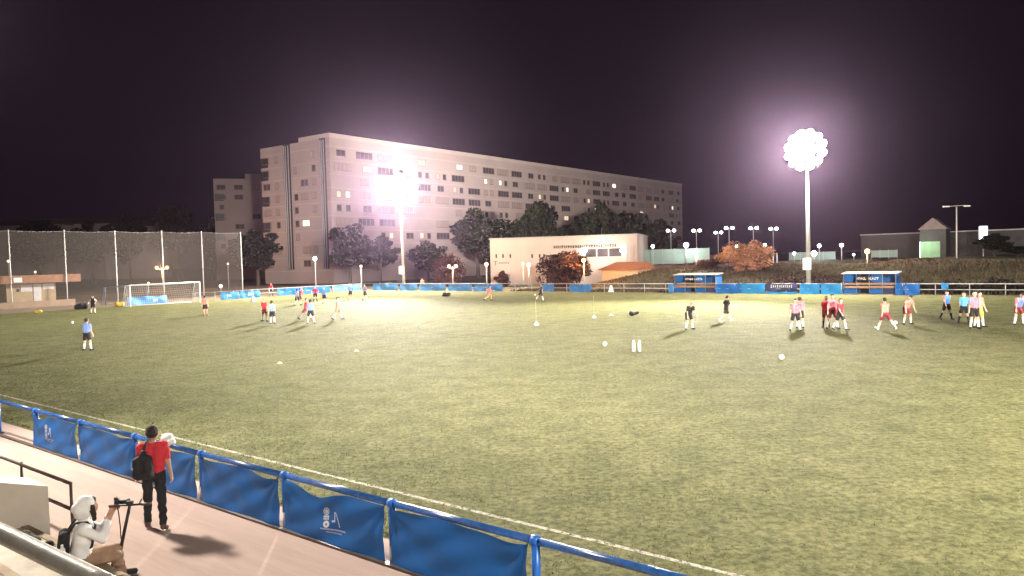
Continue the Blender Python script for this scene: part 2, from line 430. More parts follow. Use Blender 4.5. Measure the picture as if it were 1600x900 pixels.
def banner(u0, u1, label, sag, z0=.12, emblem=None, seed=0):
    rr = random.Random(seed); L = u1 - u0; nx, nz = 56, 20
    ph = [rr.uniform(0, 6.28) for _ in range(6)]
    def topz(s):
        t = .868 + .006 * math.sin(s * 9 + ph[0])
        for (c, wd, dep) in sag:
            t -= dep * math.exp(-((s - c) / wd) ** 2)
        return t
    def surf(s, t):
        z = z0 + .010 * math.sin(s * 7 + ph[1]) + t * (topz(s) - z0)
        e = min(s, 1 - s)
        y = -.075 - .03 * math.sin(math.pi * s) * (1 - t) - .005 * math.sin(s * 21 + t * 5 + ph[2]) * (.4 + t)
        y += .010 * math.sin((s * 3 + t * 2.2) * 3 + ph[3]) + .006 * math.sin((s * 4 - t * 3.0) * 4 + ph[4])
        for cx in (0, 1):     # folds drawn from the tied corners
            dx = abs(s - cx) * L; dz = (1 - t) * .78
            a = math.atan2(dz, dx + 1e-4); q = math.hypot(dx, dz)
            y += .014 * math.sin(a * 11 + ph[5]) * math.exp(-q * 1.8)
        x = L * s + (.02 * math.sin(t * 3.1) * (1 if s < .5 else -1)) * max(0, 1 - e * 8)
        return x, y, z
    b = MB(); vs = [surf(i / nx, j / nz) for i in range(nx + 1) for j in range(nz + 1)]
    fs = [(i * (nz + 1) + j, (i + 1) * (nz + 1) + j, (i + 1) * (nz + 1) + j + 1, i * (nz + 1) + j + 1) for i in range(nx) for j in range(nz)]
    b.add(vs, fs); b.add([(x, y + .006, z) for x, y, z in vs], [f[::-1] for f in fs])
    o = b.build('banner', M_VINYL, None, True); put(o, UV(u0, BV), ANG)
    tag(o, label, 'banner', 'blue banners on the near railing')
    for s_ in (.012, .988):
        h = MB(); x, y, z = surf(s_, .97); h.tube([(x, y - .01, z), (x + (-.08 if s_ < .5 else .08), -.03, RH + .03), (x, .06, RH)], .009, 6); h.build('tie', M_BLACK, o)
    if emblem:
        cx, cz, k = emblem          # in s, t ; k = metres
        e = MB()
        def poly(pts):
            vv = []
            for (a, c) in pts:
                s_ = cx + a * k / L; t_ = cz + c * k / .76
                x, y, z = surf(s_, t_); vv.append((x, y - .007, z))
            e.add(vv, [tuple(range(len(vv)))])
        def ring(ax, cz_, r0, r1, n=14, sx=1.0):
            for q_ in range(n):
                a0 = 2 * math.pi * q_ / n; a1 = 2 * math.pi * (q_ + 1) / n
                poly([(ax + sx * r0 * math.cos(a0), cz_ + r0 * math.sin(a0)), (ax + sx * r1 * math.cos(a0), cz_ + r1 * math.sin(a0)),
                      (ax + sx * r1 * math.cos(a1), cz_ + r1 * math.sin(a1)), (ax + sx * r0 * math.cos(a1), cz_ + r0 * math.sin(a1))])
        ring(-.42, .78, .0, .10, 12, 1.2); ring(-.42, .78, .13, .19, 16, 1.15)           # crown of the crest
        for q_ in range(4): poly([(-.60 + q_ * .1, .36), (-.54 + q_ * .1, .36), (-.54 + q_ * .1, .56), (-.60 + q_ * .1, .56)])
        poly([(-.62, .50), (-.22, .50), (-.22, .57), (-.62, .57)])
        ring(-.38, .16, .05, .17, 16, 1.25)
        # sail shape
        for q_ in range(8):
            t0, t1 = q_ / 8, (q_ + 1) / 8
            f = lambda t: (.22 + .34 * t ** .6, .74 - .66 * t ** 1.5)
            a0, a1 = f(t0), f(t1); poly([(a0[0], a0[1]), (a0[0] - .07, a0[1] - .04), (a1[0] - .07, a1[1]), (a1[0], a1[1])])
        poly([(.20, .74), (.26, .74), (.24, .28), (.18, .28)])
        poly([(-.02, .28), (.24, .28), (.20, .36), (.02, .36)])
        x_ = -.75
        while x_ < .85:                                      # two lines of small lettering
            wv = rr.uniform(.025, .05); poly([(x_, -.10), (x_ + wv, -.10), (x_ + wv, -.03), (x_, -.03)]); x_ += wv + .03
        x_ = -.35
        while x_ < .65:
            wv = rr.uniform(.02, .04); poly([(x_, -.22), (x_ + wv, -.22), (x_ + wv, -.175), (x_, -.175)]); x_ += wv + .035
        tag(e.build('printed_emblem', M_PRINT, o), kind='stuff')
    return o
PU = POSTS
def pu(k): return -23.7 + 2.58 * k
banner(pu(1) - .02, pu(2) - .08, 'blue banner with white crest, farthest left on near railing, corner torn loose', [(.18, .13, .13)], .08, (.40, .36, .34), 3)
banner(pu(2) + .06, pu(3) + .05, 'plain blue banner on railing just left of the man in red', [(.75, .1, .02)], .06, None, 5)
banner(pu(3) + .12, pu(4) - .10, 'sagging blue banner on railing just right of the man in red', [(.30, .24, .17)], .07, None, 8)
banner(pu(4) + .07, pu(5) - .08, 'plain blue banner on railing, between sagging and crested banners', [(.85, .12, .05)], .06, None, 11)
banner(pu(5) + .05, pu(6) - .10, 'blue banner with white crest and lettering, top edge sagging open', [(.36, .17, .15)], .05, (.52, .34, .34), 14)
banner(pu(6) + .04, pu(7) - .07, 'plain dark blue banner, nearest to the camera on near railing', [(.9, .1, .02)], .05, None, 19)
wrefl = MB(); wrefl.ball((0, 0, 0), .15, 14, 9, 0, (1.0, .8, .75)); wrefl.ball((.1, .0, -.05), .12, 12, 8, 0, (1.1, .8, .7))  # white lump stands in for a reflection on a rolled banner
wb = wrefl.build('cloth_bundle', M_WHITE, None, True); put(wb, UV(u_at(262, BV, RH), BV, RH + .12), ANG)
tag(wb, 'white cloth bundle on the blue rail beside the man in red', 'cloth')

# ------------------------------------------------------------------ grandstand corner
st = empty('grandstand', UV(0, 0), ANG)
tag(st, 'concrete grandstand steps at the lower left corner', 'grandstand')
for k in range(7):
    v1 = 4.62 - .82 * k; z = .42 + .42 * k if k else .42
    MB().span((-26, v1 - .82 + .004, 0.02), (22, v1, .30 + .42 * k)).build('step', M_CONC, st)
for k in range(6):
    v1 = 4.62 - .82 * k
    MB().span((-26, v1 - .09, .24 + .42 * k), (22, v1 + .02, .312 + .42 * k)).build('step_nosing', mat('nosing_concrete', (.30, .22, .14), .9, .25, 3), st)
cw = MB()
cw.add([(-14.6, 2.6, 0.0), (-13.75, 2.6, 0), (-13.75, 4.95, 0), (-14.6, 4.95, 0),
        (-14.6, 2.6, 1.65), (-13.75, 2.6, 1.65), (-13.75, 4.95, .86), (-14.6, 4.95, .86)],
       [(3, 2, 1, 0), (4, 5, 6, 7), (0, 1, 5, 4), (1, 2, 6, 5), (2, 3, 7, 6), (3, 0, 4, 7)])
cwo = cw.build('stair_wall', mat('pale_render', (.55, .50, .42), .9, .12, 2, .2)); put(cwo, UV(0, 0), ANG)
tag(cwo, 'pale concrete stair side wall in front of brown handrail', 'wall')
hr = empty('handrail', UV(0, 0), ANG)
tag(hr, 'dark brown metal handrail with two bars at the left edge', 'handrail')
for z, rr_ in ((.88, .03), (.45, .03)):
    MB().tube([(-24, 5.2, z), (-13.5, 5.2, z)], rr_, 10).build('bar', M_BROWNMETAL, hr, True)
for u in (-13.5, -15.6, -16.9, -19.5, -22.0):
    MB().tube([(u, 5.2, .01), (u, 5.2, .93 if u != -13.5 else .88)], .026, 10).build('post', M_BROWNMETAL, hr, True)
fr = empty('front_rail', (0, 0, 0))
tag(fr, 'thick shiny steel pipe rail across the lower left corner', 'rail')
a_, b_ = Vector(D(-60, 804, 2.05)), Vector(D(150, 905, 1.72))
dd = (b_ - a_)
MB().tube([a_ - dd * .8, a_, b_, b_ + dd * .15], .023, 20).build('pipe', mat('brushed_pipe', (.46, .42, .37), .38, .2, 20, .1, metal=.25), fr, True)
for t in (-.7, 1.1):
    p = a_ + dd * t
    MB().tube([p, (p.x, p.y - .02, 2.4)], .02, 12).build('post', M_STEEL, fr, True)

# ------------------------------------------------------------------ bodies from a distance field
def surface(prims, cell, k):
    A = np.array([p[0] for p in prims], float); B = np.array([p[1] for p in prims], float)
    ra = np.array([p[2] for p in prims]); rb = np.array([p[3] for p in prims])
    R = np.maximum(ra, rb)[:, None]
    mn = (np.minimum(A, B) - R).min(0) - 3 * cell; mx = (np.maximum(A, B) + R).max(0) + 3 * cell
    n = np.ceil((mx - mn) / cell).astype(int) + 1
    F = np.full(n, 1.0, np.float32); best = np.full(n, 9.0, np.float32); T = np.zeros(n, np.int8)
    ax = [mn[i] + cell * np.arange(n[i]) for i in range(3)]
    for p, (a, b, r0, r1, tg) in enumerate(prims):
        a = np.array(a, float); b = np.array(b, float); m = max(r0, r1) + k + 3 * cell
        lo = np.maximum(0, ((np.minimum(a, b) - m - mn) / cell).astype(int)); hi = np.minimum(n, ((np.maximum(a, b) + m - mn) / cell).astype(int) + 2)
        sl = tuple(slice(lo[i], hi[i]) for i in range(3))
        X, Y, Z = np.meshgrid(*(ax[i][sl[i]] for i in range(3)), indexing='ij')
        ab = b - a; l2 = max(ab @ ab, 1e-9)
        h = np.clip(((X - a[0]) * ab[0] + (Y - a[1]) * ab[1] + (Z - a[2]) * ab[2]) / l2, 0, 1)
        d = np.sqrt((X - a[0] - ab[0] * h) ** 2 + (Y - a[1] - ab[1] * h) ** 2 + (Z - a[2] - ab[2] * h) ** 2) - (r0 + (r1 - r0) * h)
        bs = best[sl]; ts = T[sl]; w_ = d < bs; ts[w_] = tg; bs[w_] = d[w_]
        f = F[sl]; e = np.maximum(k - np.abs(f - d), 0) / k
        F[sl] = np.minimum(f, d) - e * e * k * .25
    c = [F[i:n[0] - 1 + i, j:n[1] - 1 + j, l:n[2] - 1 + l] for i in (0, 1) for j in (0, 1) for l in (0, 1)]
    S = sum((q_ < 0).astype(np.int8) for q_ in c); act = (S > 0) & (S < 8)
    idx = np.argwhere(act); vid = np.full(act.shape, -1, int); vid[act] = np.arange(len(idx))
    acc = np.zeros((len(idx), 3)); cnt = np.zeros(len(idx))
    cor = [np.array(t_) for t_ in ((i, j, l) for i in (0, 1) for j in (0, 1) for l in (0, 1))]
    cv = [q_[act].astype(float) for q_ in c]
    for i in range(8):
        for j in range(i + 1, 8):
            if np.abs(cor[i] - cor[j]).sum() != 1: continue
            s_ = (cv[i] < 0) != (cv[j] < 0)
            t_ = np.where(s_, cv[i] / np.where(s_, cv[i] - cv[j], 1), 0)
            acc += s_[:, None] * (cor[i] + t_[:, None] * (cor[j] - cor[i])); cnt += s_
    P = mn + cell * (idx + acc / cnt[:, None])
    vt = T[tuple((np.round(idx + acc / cnt[:, None]).astype(int)).T)]
    Q = []
    neg = F < 0
    for a in range(3):
        s0 = [slice(1, n[i] - 1) for i in range(3)]; s1 = list(s0); s0[a] = slice(0, n[a] - 1); s1[a] = slice(1, n[a])
        n0, n1 = neg[tuple(s0)], neg[tuple(s1)]
        e = np.argwhere(n0 != n1)
        if not len(e): continue
        flip = n0[tuple(e.T)]
        off = np.array([1, 1, 1]); off[a] = 0; e = e + off
        b_, c_ = (a + 1) % 3, (a + 2) % 3
        db = np.zeros(3, int); db[b_] = 1; dc = np.zeros(3, int); dc[c_] = 1
        q4 = [vid[tuple((e - db - dc).T)], vid[tuple((e - dc).T)], vid[tuple(e.T)], vid[tuple((e - db).T)]]
        q4 = np.stack(q4, 1); q4[~flip] = q4[~flip][:, ::-1]; Q.append(q4)
    Q = np.concatenate(Q); Q = Q[(Q >= 0).all(1)]
    ft = np.max(vt[Q], axis=1)
    ft = np.where((vt[Q] == vt[Q][:, :1]).sum(1) >= 2, vt[Q][:, 0], ft)
    return P, Q, ft
def sdf_mesh(name, prims, cell, k, nm):
    P, Q, ft = surface(prims, cell, k)
    me = bpy.data.meshes.new(name); me.from_pydata(P.tolist(), [], Q.tolist())
    for _ in range(nm): me.materials.append(None)
    me.polygons.foreach_set('material_index', ft.astype(np.int32)); me.polygons.foreach_set('use_smooth', [True] * len(Q))
    me.update(); return me

def folds(me, tags, amp, seed=0.0):
    n_ = len(me.vertices); co = np.empty(n_ * 3, np.float32); me.vertices.foreach_get('co', co); co = co.reshape(-1, 3)
    nn = np.empty(n_ * 3, np.float32); me.vertex_normals.foreach_get('vector', nn); nn = nn.reshape(-1, 3)
    ok = np.zeros(n_, bool); bad = np.zeros(n_, bool)
    for p_ in me.polygons:
        if p_.material_index in tags: ok[list(p_.vertices)] = True
        else: bad[list(p_.vertices)] = True
    x, y, z_ = co.T
    f = np.sin(34 * z_ + 9 * np.sin(7 * x + seed) + 14 * y) * .5 + np.sin(21 * x + 17 * z_ + 5 * np.sin(11 * z_ + seed) - 12 * y) * .5 + .5 * np.sin(60 * z_ + 22 * x + seed * 2) * (z_ < .35)
    f = np.sign(f) * np.abs(f) ** 1.4
    co += nn * (f * amp * (ok & ~bad))[:, None]
    me.vertices.foreach_set('co', co.ravel()); me.update()
SKIN, SHIRT, SHORT, SOCK, SHOE, HAIR, SLEEVE = range(7)
def rx(p, a, o):
    y, z = p[1] - o[1], p[2] - o[2]
    return (p[0], o[1] + y * math.cos(a) + z * math.sin(a), o[2] - y * math.sin(a) + z * math.cos(a))
def body(legs, arms, lean=0.0, twist=0.0, head=(0, 0), long=False, fingers=False, hair='short', loose=0.0, sleeve=.62, female=False):
    """legs/arms: ((flex, bend, spread) left, right), radians. Faces +Y. Returns primitives resting on z = 0."""
    P = []
    hipz = .93; O = (0, 0, .95)
    low = []
    for s, (fx, bd, ab) in zip((-1, 1), legs):
        h = Vector((s * .092, 0, hipz))
        kn = h + Vector((s * math.sin(ab), math.sin(fx) * math.cos(ab), -math.cos(fx) * math.cos(ab))) * .435
        a2 = fx - bd
        an = kn + Vector((s * math.sin(ab) * .8, math.sin(a2), -math.cos(a2) * math.cos(ab))).normalized() * .42
        pit = max(-1.2, min(.5, a2 * .9 if abs(a2) > .3 else 0))
        toe = an + Vector((s * .04, math.cos(pit) * .17, math.sin(pit) * .17 - .035))
        heel = an + Vector((0, -.045 * math.cos(pit), -.03))
        low += [an.z - .085, toe.z - .04]
        if long:
            P += [(h, kn, .098, .072, SHORT), (kn, an.lerp(kn, .06), .072, .058, SHORT)]
        else:
            P += [(h, kn, .09, .06, SKIN), (h, h.lerp(kn, .66), .103, .098, SHORT), (kn, kn.lerp(an, .3), .06, .062, SKIN),
                  (kn.lerp(an, .28), an, .063, .042, SOCK)]
        P += [(heel, toe, .044, .038, SHOE), (an, heel, .042, .042, SHOE)]
    P += [((-.075, 0, .93), (.075, 0, .93), .122, .122, SHORT)]
    up = []
    for s in (-1, 1):
        up += [((s * .06, 0, 1.0), (s * .085, 0, 1.36), .112 + loose, .118 + loose * .5, SHIRT)]
    up += [((-.16, 0, 1.425), (.16, 0, 1.425), .07, .07, SHIRT), ((0, 0, 1.42), (0, .015, 1.55), .06, .052, SKIN),
           ((0, .0, 1.60), (0, .008, 1.675), .078, .094, SKIN), ((0, .04, 1.575), (0, .05, 1.60), .05, .055, SKIN),
           ((0, .098, 1.635), (0, .108, 1.615), .012, .017, SKIN), ((-.094, 0, 1.63), (-.096, -.005, 1.645), .018, .022, SKIN),
           ((.094, 0, 1.63), (.096, -.005, 1.645), .018, .022, SKIN)]
    up += [((0, -.022, 1.655), (0, -.01, 1.70), .096, .093, HAIR), ((0, .035, 1.725), (0, .05, 1.73), .06, .05, HAIR)]
    if hair == 'long': up += [((0, -.06, 1.66), (0, -.085, 1.48), .08, .06, HAIR)]
    for s, (fx, bd, ab) in zip((-1, 1), arms):
        sh = Vector((s * .185, 0, 1.425))
        d1 = Vector((s * math.sin(ab), math.sin(fx) * math.cos(ab), -math.cos(fx) * math.cos(ab)))
        el = sh + d1 * .295
        a2 = fx + bd
        inn = -.35 * s * min(1, abs(bd)) if ab > .45 else .1 * s
        d2 = Vector((inn + s * math.sin(ab) * .35, math.sin(a2), -math.cos(a2))).normalized()
        wr = el + d2 * .25
        up += [(sh, el, .05, .041, SKIN), (sh, sh.lerp(el, sleeve), .066, .064 + loose * .4, SLEEVE), (el, wr, .042, .029, SKIN)]
        side = d2.cross(Vector((s, 0, 0)))
        if side.length < .1: side = Vector((0, 1, 0))
        side.normalize(); nrm = d2.cross(side)
        if fingers:
            pm_ = wr + d2 * .075
            up += [(wr + side * .015, pm_ + side * .026, .022, .02, SKIN), (wr - side * .015, pm_ - side * .026, .022, .02, SKIN), (wr, pm_, .024, .022, SKIN)]
            for q_, (o_, l_) in enumerate(((-.03, .062), (-.01, .075), (.01, .07), (.03, .055))):
                f0 = pm_ + side * o_; f1 = f0 + d2 * l_ * .5 + nrm * s * .012; f2 = f1 + d2 * l_ * .4 + nrm * s * .03
                up += [(f0, f1, .0095, .009, SKIN), (f1, f2, .009, .0078, SKIN)]
            t0 = wr + d2 * .03 + side * .03
            up += [(t0, t0 + d2 * .035 + side * .028, .0115, .0105, SKIN), (t0 + d2 * .035 + side * .028, t0 + d2 * .068 + side * .03, .0105, .009, SKIN)]
        else:
            up += [(wr, wr + d2 * .08, .034, .036, SKIN), (wr + d2 * .08, wr + d2 * .15, .034, .02, SKIN)]
    if lean: up = [(rx(a, lean, O), rx(b, lean, O), r0, r1, t) for a, b, r0, r1, t in up]
    P += up
    dz = -min(low)
    mv = lambda p: (p[0], p[1], p[2] + dz)
    return [(mv(a), mv(b), r0, r1, t) for a, b, r0, r1, t in P]
S0 = ((.05, .05, .08), (-.03, .03, .10))
POSES = {
 'stand': (S0, ((.05, .15, .12), (.0, .2, .12)), 0.02),
 'apart': (((.06, .05, .20), (-.05, .05, .22)), ((.1, .3, .2), (.05, .25, .18)), 0.03),
 'hips': (((.0, .03, .12), (.1, .12, .14)), ((-.25, 1.15, .75), (-.25, 1.15, .75)), 0.0),
 'walk': (((.42, .15, .04), (-.35, .25, .04)), ((-.4, .25, .1), (.4, .4, .1)), .06),
 'run': (((.85, 1.0, .04), (-.45, .75, .04)), ((-.8, 1.3, .15), (.6, 1.4, .12)), .22),
 'stride': (((.55, .10, .10), (-.60, .20, .10)), ((-.5, .6, .2), (.5, .9, .2)), .12),
 'kick': (((.75, .25, .05), (-.15, .15, .06)), ((-.6, .4, .7), (.5, .5, .6)), -.12),
 'bent': (((.35, .45, .14), (.30, .45, .14)), ((.75, .25, .12), (.7, .3, .12)), .62),
 'point': (((.1, .1, .1), (-.1, .05, .1)), ((.1, .25, .12), (1.2, .3, .35)), .0),
}
POSEM = {k: sdf_mesh('person_' + k, body(l, a, ln), .021, .022, 7) for k, (l, a, ln) in POSES.items()}
SKINS = [mat('skin_light', (.56, .36, .26), .6, .06, 6), mat('skin_tan', (.42, .25, .17), .6, .06, 6)]
HAIRS = [mat('hair_dark', (.022, .014, .010), .75, .4, 30, 1.0, bscale=45), mat('hair_brown', (.06, .035, .02), .6, .2, 20), mat('hair_blond', (.36, .24, .11), .6, .2, 20)]
CL = {k: mat('cloth_' + k, c, .8, .10, 9, .15, bscale=30) for k, c in dict(
    red=(.60, .035, .055), blue=(.10, .25, .62), black=(.012, .012, .015), white=(.75, .74, .72), pink=(.75, .17, .22), coral=(.76, .22, .17),
    paleblue=(.19, .28, .62), navy=(.02, .022, .05), yellow=(.62, .42, .05), maroon=(.18, .02, .03), sky=(.10, .38, .76), orange=(.74, .30, .16), peach=(.78, .45, .32)).items()}
def person(px, py, pose, face, shirt, short, sock, label, sleeve=None, h=1.76, hair=0, skin=0, shoe='black', z=0.0, group='footballers training on the pitch'):
    """face: compass angle in degrees, 0 = away from the camera (+Y), 90 = to the left"""
    o = link(bpy.data.objects.new('person', POSEM[pose]))
    p = G(px, py, z); put(o, p, math.radians(face)); k = h / 1.79; o.scale = (k, k, k)
    ms = [SKINS[skin], CL[shirt], CL[short], CL[sock], CL[shoe], HAIRS[hair], CL[sleeve or shirt]]
    for i, m in enumerate(ms):
        o.material_slots[i].link = 'OBJECT'; o.material_slots[i].material = m
    return tag(o, label, 'person', group)
PL = [
 (137, 548, 'apart', -10, 'paleblue', 'black', 'white', 'person in pale blue shirt alone at far left, nearest of the left players', {}),
 (146, 490, 'hips', 175, 'black', 'black', 'white', 'person in black bib over white sleeves standing beside the goal', dict(sleeve='white')),
 (321, 493, 'stand', 10, 'coral', 'black', 'coral', 'person in red shirt standing at the right goalpost', {}),
 (414, 502, 'apart', 160, 'red', 'maroon', 'white', 'person in red shirt beside pale blue player, left midfield pair', {}),
 (426, 507, 'walk', 20, 'paleblue', 'black', 'white', 'person in pale blue bib with red sleeve, right of the left pair', dict(sleeve='coral')),
 (465, 478, 'walk', 60, 'paleblue', 'black', 'white', 'person in pale blue bib, leftmost of the far group', {}),
 (470, 476, 'stand', -60, 'red', 'maroon', 'white', 'person in red shirt half behind the leftmost far blue bib', {}),
 (478, 499, 'stride', -80, 'red', 'maroon', 'white', 'person in red shirt partly hidden by pale blue player, middle', {}),
 (486, 506, 'apart', 5, 'paleblue', 'black', 'white', 'person in pale blue bib in front, legs apart, left midfield centre', {}),
 (493, 472, 'hips', 185, 'red', 'black', 'black', 'person in red shirt standing tall in the far left group', {}),
 (507, 475, 'stand', 170, 'blue', 'navy', 'white', 'person in blue bib just right of the tall red player', {}),
 (528, 500, 'walk', -100, 'coral', 'coral', 'white', 'person in pale red kit standing apart, right of left players', {}),
 (548, 468, 'hips', 190, 'paleblue', 'black', 'white', 'person in pale blue bib by the far railing, hands on hips', {}),
 (571, 469, 'apart', 150, 'paleblue', 'black', 'white', 'person in pale blue bib, rightmost of far left group', dict(sleeve='coral')),
 (764, 470, 'run', -70, 'coral', 'coral', 'yellow', 'person in pale red kit running far out in midfield', {}),
 (846, 471, 'kick', 80, 'navy', 'black', 'white', 'person in dark kit kicking a ball in far midfield', {}),
 (1076, 515, 'bent', -165, 'black', 'black', 'white', 'blond person in black kit with hands together, right of centre', dict(hair=2, h=1.78)),
 (1135, 503, 'stride', -80, 'black', 'black', 'white', 'person in black top striding, near the orange bush', dict(shoe='white')),
 (1243, 517, 'apart', 160, 'pink', 'black', 'white', 'person in pink shirt, front of the pair under the right mast', {}),
 (1250, 513, 'stand', -20, 'pink', 'black', 'white', 'person in pink shirt, back of the pair under the right mast', dict(hair=1)),
 (1291, 512, 'stand', 150, 'red', 'maroon', 'black', 'person in dark red shirt, left in the huddle of three', {}),
 (1301, 514, 'apart', 180, 'pink', 'maroon', 'white', 'person in pink red shirt, middle and tallest of the huddle', dict(h=1.92)),
 (1313, 517, 'walk', -150, 'red', 'black', 'white', 'person in red shirt, right in the huddle of three', {}),
 (1384, 516, 'stride', 10, 'coral', 'maroon', 'white', 'person in pale red shirt with legs wide apart, alone', dict(h=1.84, shoe='white')),
 (1416, 507, 'bent', -175, 'coral', 'maroon', 'white', 'person in pale red shirt leaning forward, holding a strap', dict(h=1.84)),
 (1479, 500, 'walk', -175, 'blue', 'black', 'black', 'person in blue bib with pink sleeve, left of right group', dict(sleeve='pink')),
 (1506, 505, 'apart', 175, 'sky', 'black', 'black', 'person in bright blue bib standing, middle of the right group', dict(hair=1)),
 (1523, 514, 'stand', 170, 'pink', 'black', 'white', 'person in pink and blue bib, front of the tight right pair', dict(h=1.98, sleeve='paleblue')),
 (1530, 512, 'apart', -160, 'orange', 'yellow', 'white', 'person in orange shirt and yellow shorts, behind the pink bib', dict(h=1.92)),
 (1591, 508, 'bent', 170, 'paleblue', 'maroon', 'white', 'person in pale blue bib with pink sleeves at the right edge', dict(sleeve='pink', h=1.95)),
]
for px, py, pose, face, sh, so, sk, lab, kw in PL:
    person(px, py, pose, face, sh, so, sk, lab, **kw)
def at_end(px, u, z=0): return UV(u, v_at(px, u, z), z)
def person_at(loc, pose, face, shirt, short, sock, label, **kw):
    o = person(800, 600, pose, face, shirt, short, sock, label, group='onlookers behind the far railing', **kw); o.location = loc; return o
person_at(at_end(424, -89.3), 'apart', 170, 'red', 'black', 'black', 'person in red jacket behind the far left railing banners', h=1.8)
person_at(UV(u_at(660, 77.4), 77.4), 'stand', 180, 'orange', 'black', 'white', 'person in orange top behind the railing right of left mast')

# ------------------------------------------------------------------ man in red on the walkway
man_p = body((( .18, .10, .05), (-.22, .22, .05)), ((.10, .35, .10), (-.02, .10, .16)), .03, long=True, fingers=True, loose=.006, sleeve=.66)
man_m = sdf_mesh('person_man', man_p, .0095, .02, 7)
folds(man_m, (SHIRT, SHORT, SLEEVE), .009, 1.3)
man = link(bpy.data.objects.new('person', man_m)); put(man, (*G(244, 826, .02)[:2], .02), math.radians(22)); man.scale = (.97, .97, .97)
M_TEE = mat('tshirt_cotton', (.56, .03, .045), .85, .12, 7, 1.0, bscale=8); M_TROU = mat('trouser_cloth', (.012, .012, .014), .85, .3, 7, 1.0, bscale=9)
for i, m in enumerate([SKINS[1], M_TEE, M_TROU, CL['white'], mat('trainer_dark', (.10, .05, .045), .6), HAIRS[0], M_TEE]):
    man.material_slots[i].link = 'OBJECT'; man.material_slots[i].material = m
tag(man, 'person in red t-shirt and black trousers walking away along the path', 'person')
def bagmesh(name, prims, mats, cell=.012, k=.03):
    me = sdf_mesh(name, prims, cell, k, len(mats))
    for i, m in enumerate(mats): me.materials[i] = m
    return me
bp_ = [((-.10, -.20, 1.02), (-.10, -.20, 1.24), .085, .075, 0), ((.06, -.20, 1.0), (.05, -.20, 1.26), .085, .075, 0),
       ((-.08, -.26, 1.0), (.05, -.26, 1.02), .06, .06, 0), ((-.03, -.19, 1.28), (-.01, -.18, 1.36), .06, .05, 0)]
bps = link(bpy.data.objects.new('backpack', bagmesh('backpack', bp_, [M_BLACKCLOTH]))); put(bps, (*G(244, 826, .02)[:2], .02), math.radians(22))
bps.location.x += -.12 * math.cos(math.radians(22)); bps.location.y += -.12 * math.sin(math.radians(22)) ; bps.location.z -= .03
tag(bps, 'black backpack slung on left shoulder of the man in red', 'backpack')
stp = MB().tube([(-.02, -.17, 1.33), (.03, -.10, 1.50), (.04, .02, 1.535), (.03, .11, 1.46), (-.02, .15, 1.3)], .017, 8)
stp.build('strap', M_BLACKCLOTH, bps, True)
MB().box((-.175, -.245, 1.13), (.015, .05, .03)).build('buckle', M_STEEL, bps)

# ------------------------------------------------------------------ seated person in white hoodie, camera, scooter
SEAT = .30
def seated(arms_cam=True):
    P = []
    z = SEAT + .11
    for s in (-1, 1):
        h = (s * .09, .0, z); kn = (s * .15, .43, z + .02); an = (s * .13, .50, .10); toe = (s * .15, .66, .06)
        P += [(h, kn, .105, .075, SHORT), (kn, an, .075, .055, SHORT), ((s * .13, .46, .07), toe, .05, .04, SHOE)]
    P += [((-.09, 0, z), (.09, 0, z), .13, .13, SHORT)]
    for s in (-1, 1):
        P += [((s * .07, .0, z + .06), (s * .09, .05, z + .42), .13, .125, SHIRT)]
    P += [((-.16, .05, z + .46), (.16, .05, z + .46), .08, .08, SHIRT)]
    P += [((0, .05, z + .48), (0, .07, z + .62), .075, .07, SHIRT), ((0, .08, z + .68), (0, .09, z + .76), .115, .12, SHIRT),
          ((0, .02, z + .70), (0, .03, z + .66), .11, .10, SHIRT), ((0, .165, z + .69), (0, .17, z + .73), .075, .075, SKIN),
          ((.09, .17, z + .72), (.11, .19, z + .56), .035, .028, HAIR), ((-.09, .17, z + .72), (-.11, .19, z + .56), .035, .028, HAIR),
          ((0, .17, z + .80), (0, .16, z + .80), .05, .05, HAIR)]
    for s in (-1, 1):
        sh = (s * .19, .06, z + .45); el = (s * .20, .28, z + .30); wr = (s * .07, .40, z + .60)
        P += [(sh, el, .072, .06, SLEEVE), (el, (s * .12, .35, z + .48), .058, .05, SLEEVE), ((s * .12, .35, z + .48), wr, .034, .03, SKIN)]
        P += [(wr, (s * .06, .44, z + .66), .03, .028, SKIN)]
        for q_ in range(4):
            a = (s * .065, .45, z + .64 + .018 * q_); P += [(a, (s * .055, .49, z + .645 + .018 * q_), .0095, .009, SKIN), ((s * .055, .49, z + .645 + .018 * q_), (s * .025, .50, z + .65 + .018 * q_), .009, .008, SKIN)]
        P += [((s * .05, .43, z + .63), (s * .03, .40, z + .67), .012, .010, SKIN)]
    return P
M_HOOD = mat('hoodie_fleece', (.86, .85, .84), .9, .04, 6, .5, bscale=8)
sit = link(bpy.data.objects.new('person', sdf_mesh('person_seated', seated(), .0105, .022, 7)))
folds(sit.data, (SHIRT, SHORT, SLEEVE), .009, 2.1)
sp = G(127, 790, 1.16); sp = (sp[0] - .05 * math.cos(math.radians(28)), sp[1], 0)
FACE = math.radians(-62)
put(sit, (sp[0], sp[1], 0.0), FACE)
for i, m in enumerate([SKINS[1], M_HOOD, mat('tan_trousers', (.31, .20, .13), .85, .15, 8, 1.0, bscale=9), CL['white'], CL['black'], HAIRS[0], M_HOOD]):
    sit.material_slots[i].link = 'OBJECT'; sit.material_slots[i].material = m
tag(sit, 'person in white hoodie and tan trousers sitting and filming with a camera', 'person')
z = SEAT + .11
cmo = empty('camera_body', (sp[0], sp[1], 0), FACE); cmo.name = 'video_camera'
tag(cmo, 'black camera held up by the person in the white hoodie', 'camera')
MB().box((0, .47, z + .70), (.14, .07, .10)).box((0, .46, z + .765), (.06, .05, .04)).build('camera_body', M_BLACK, cmo)
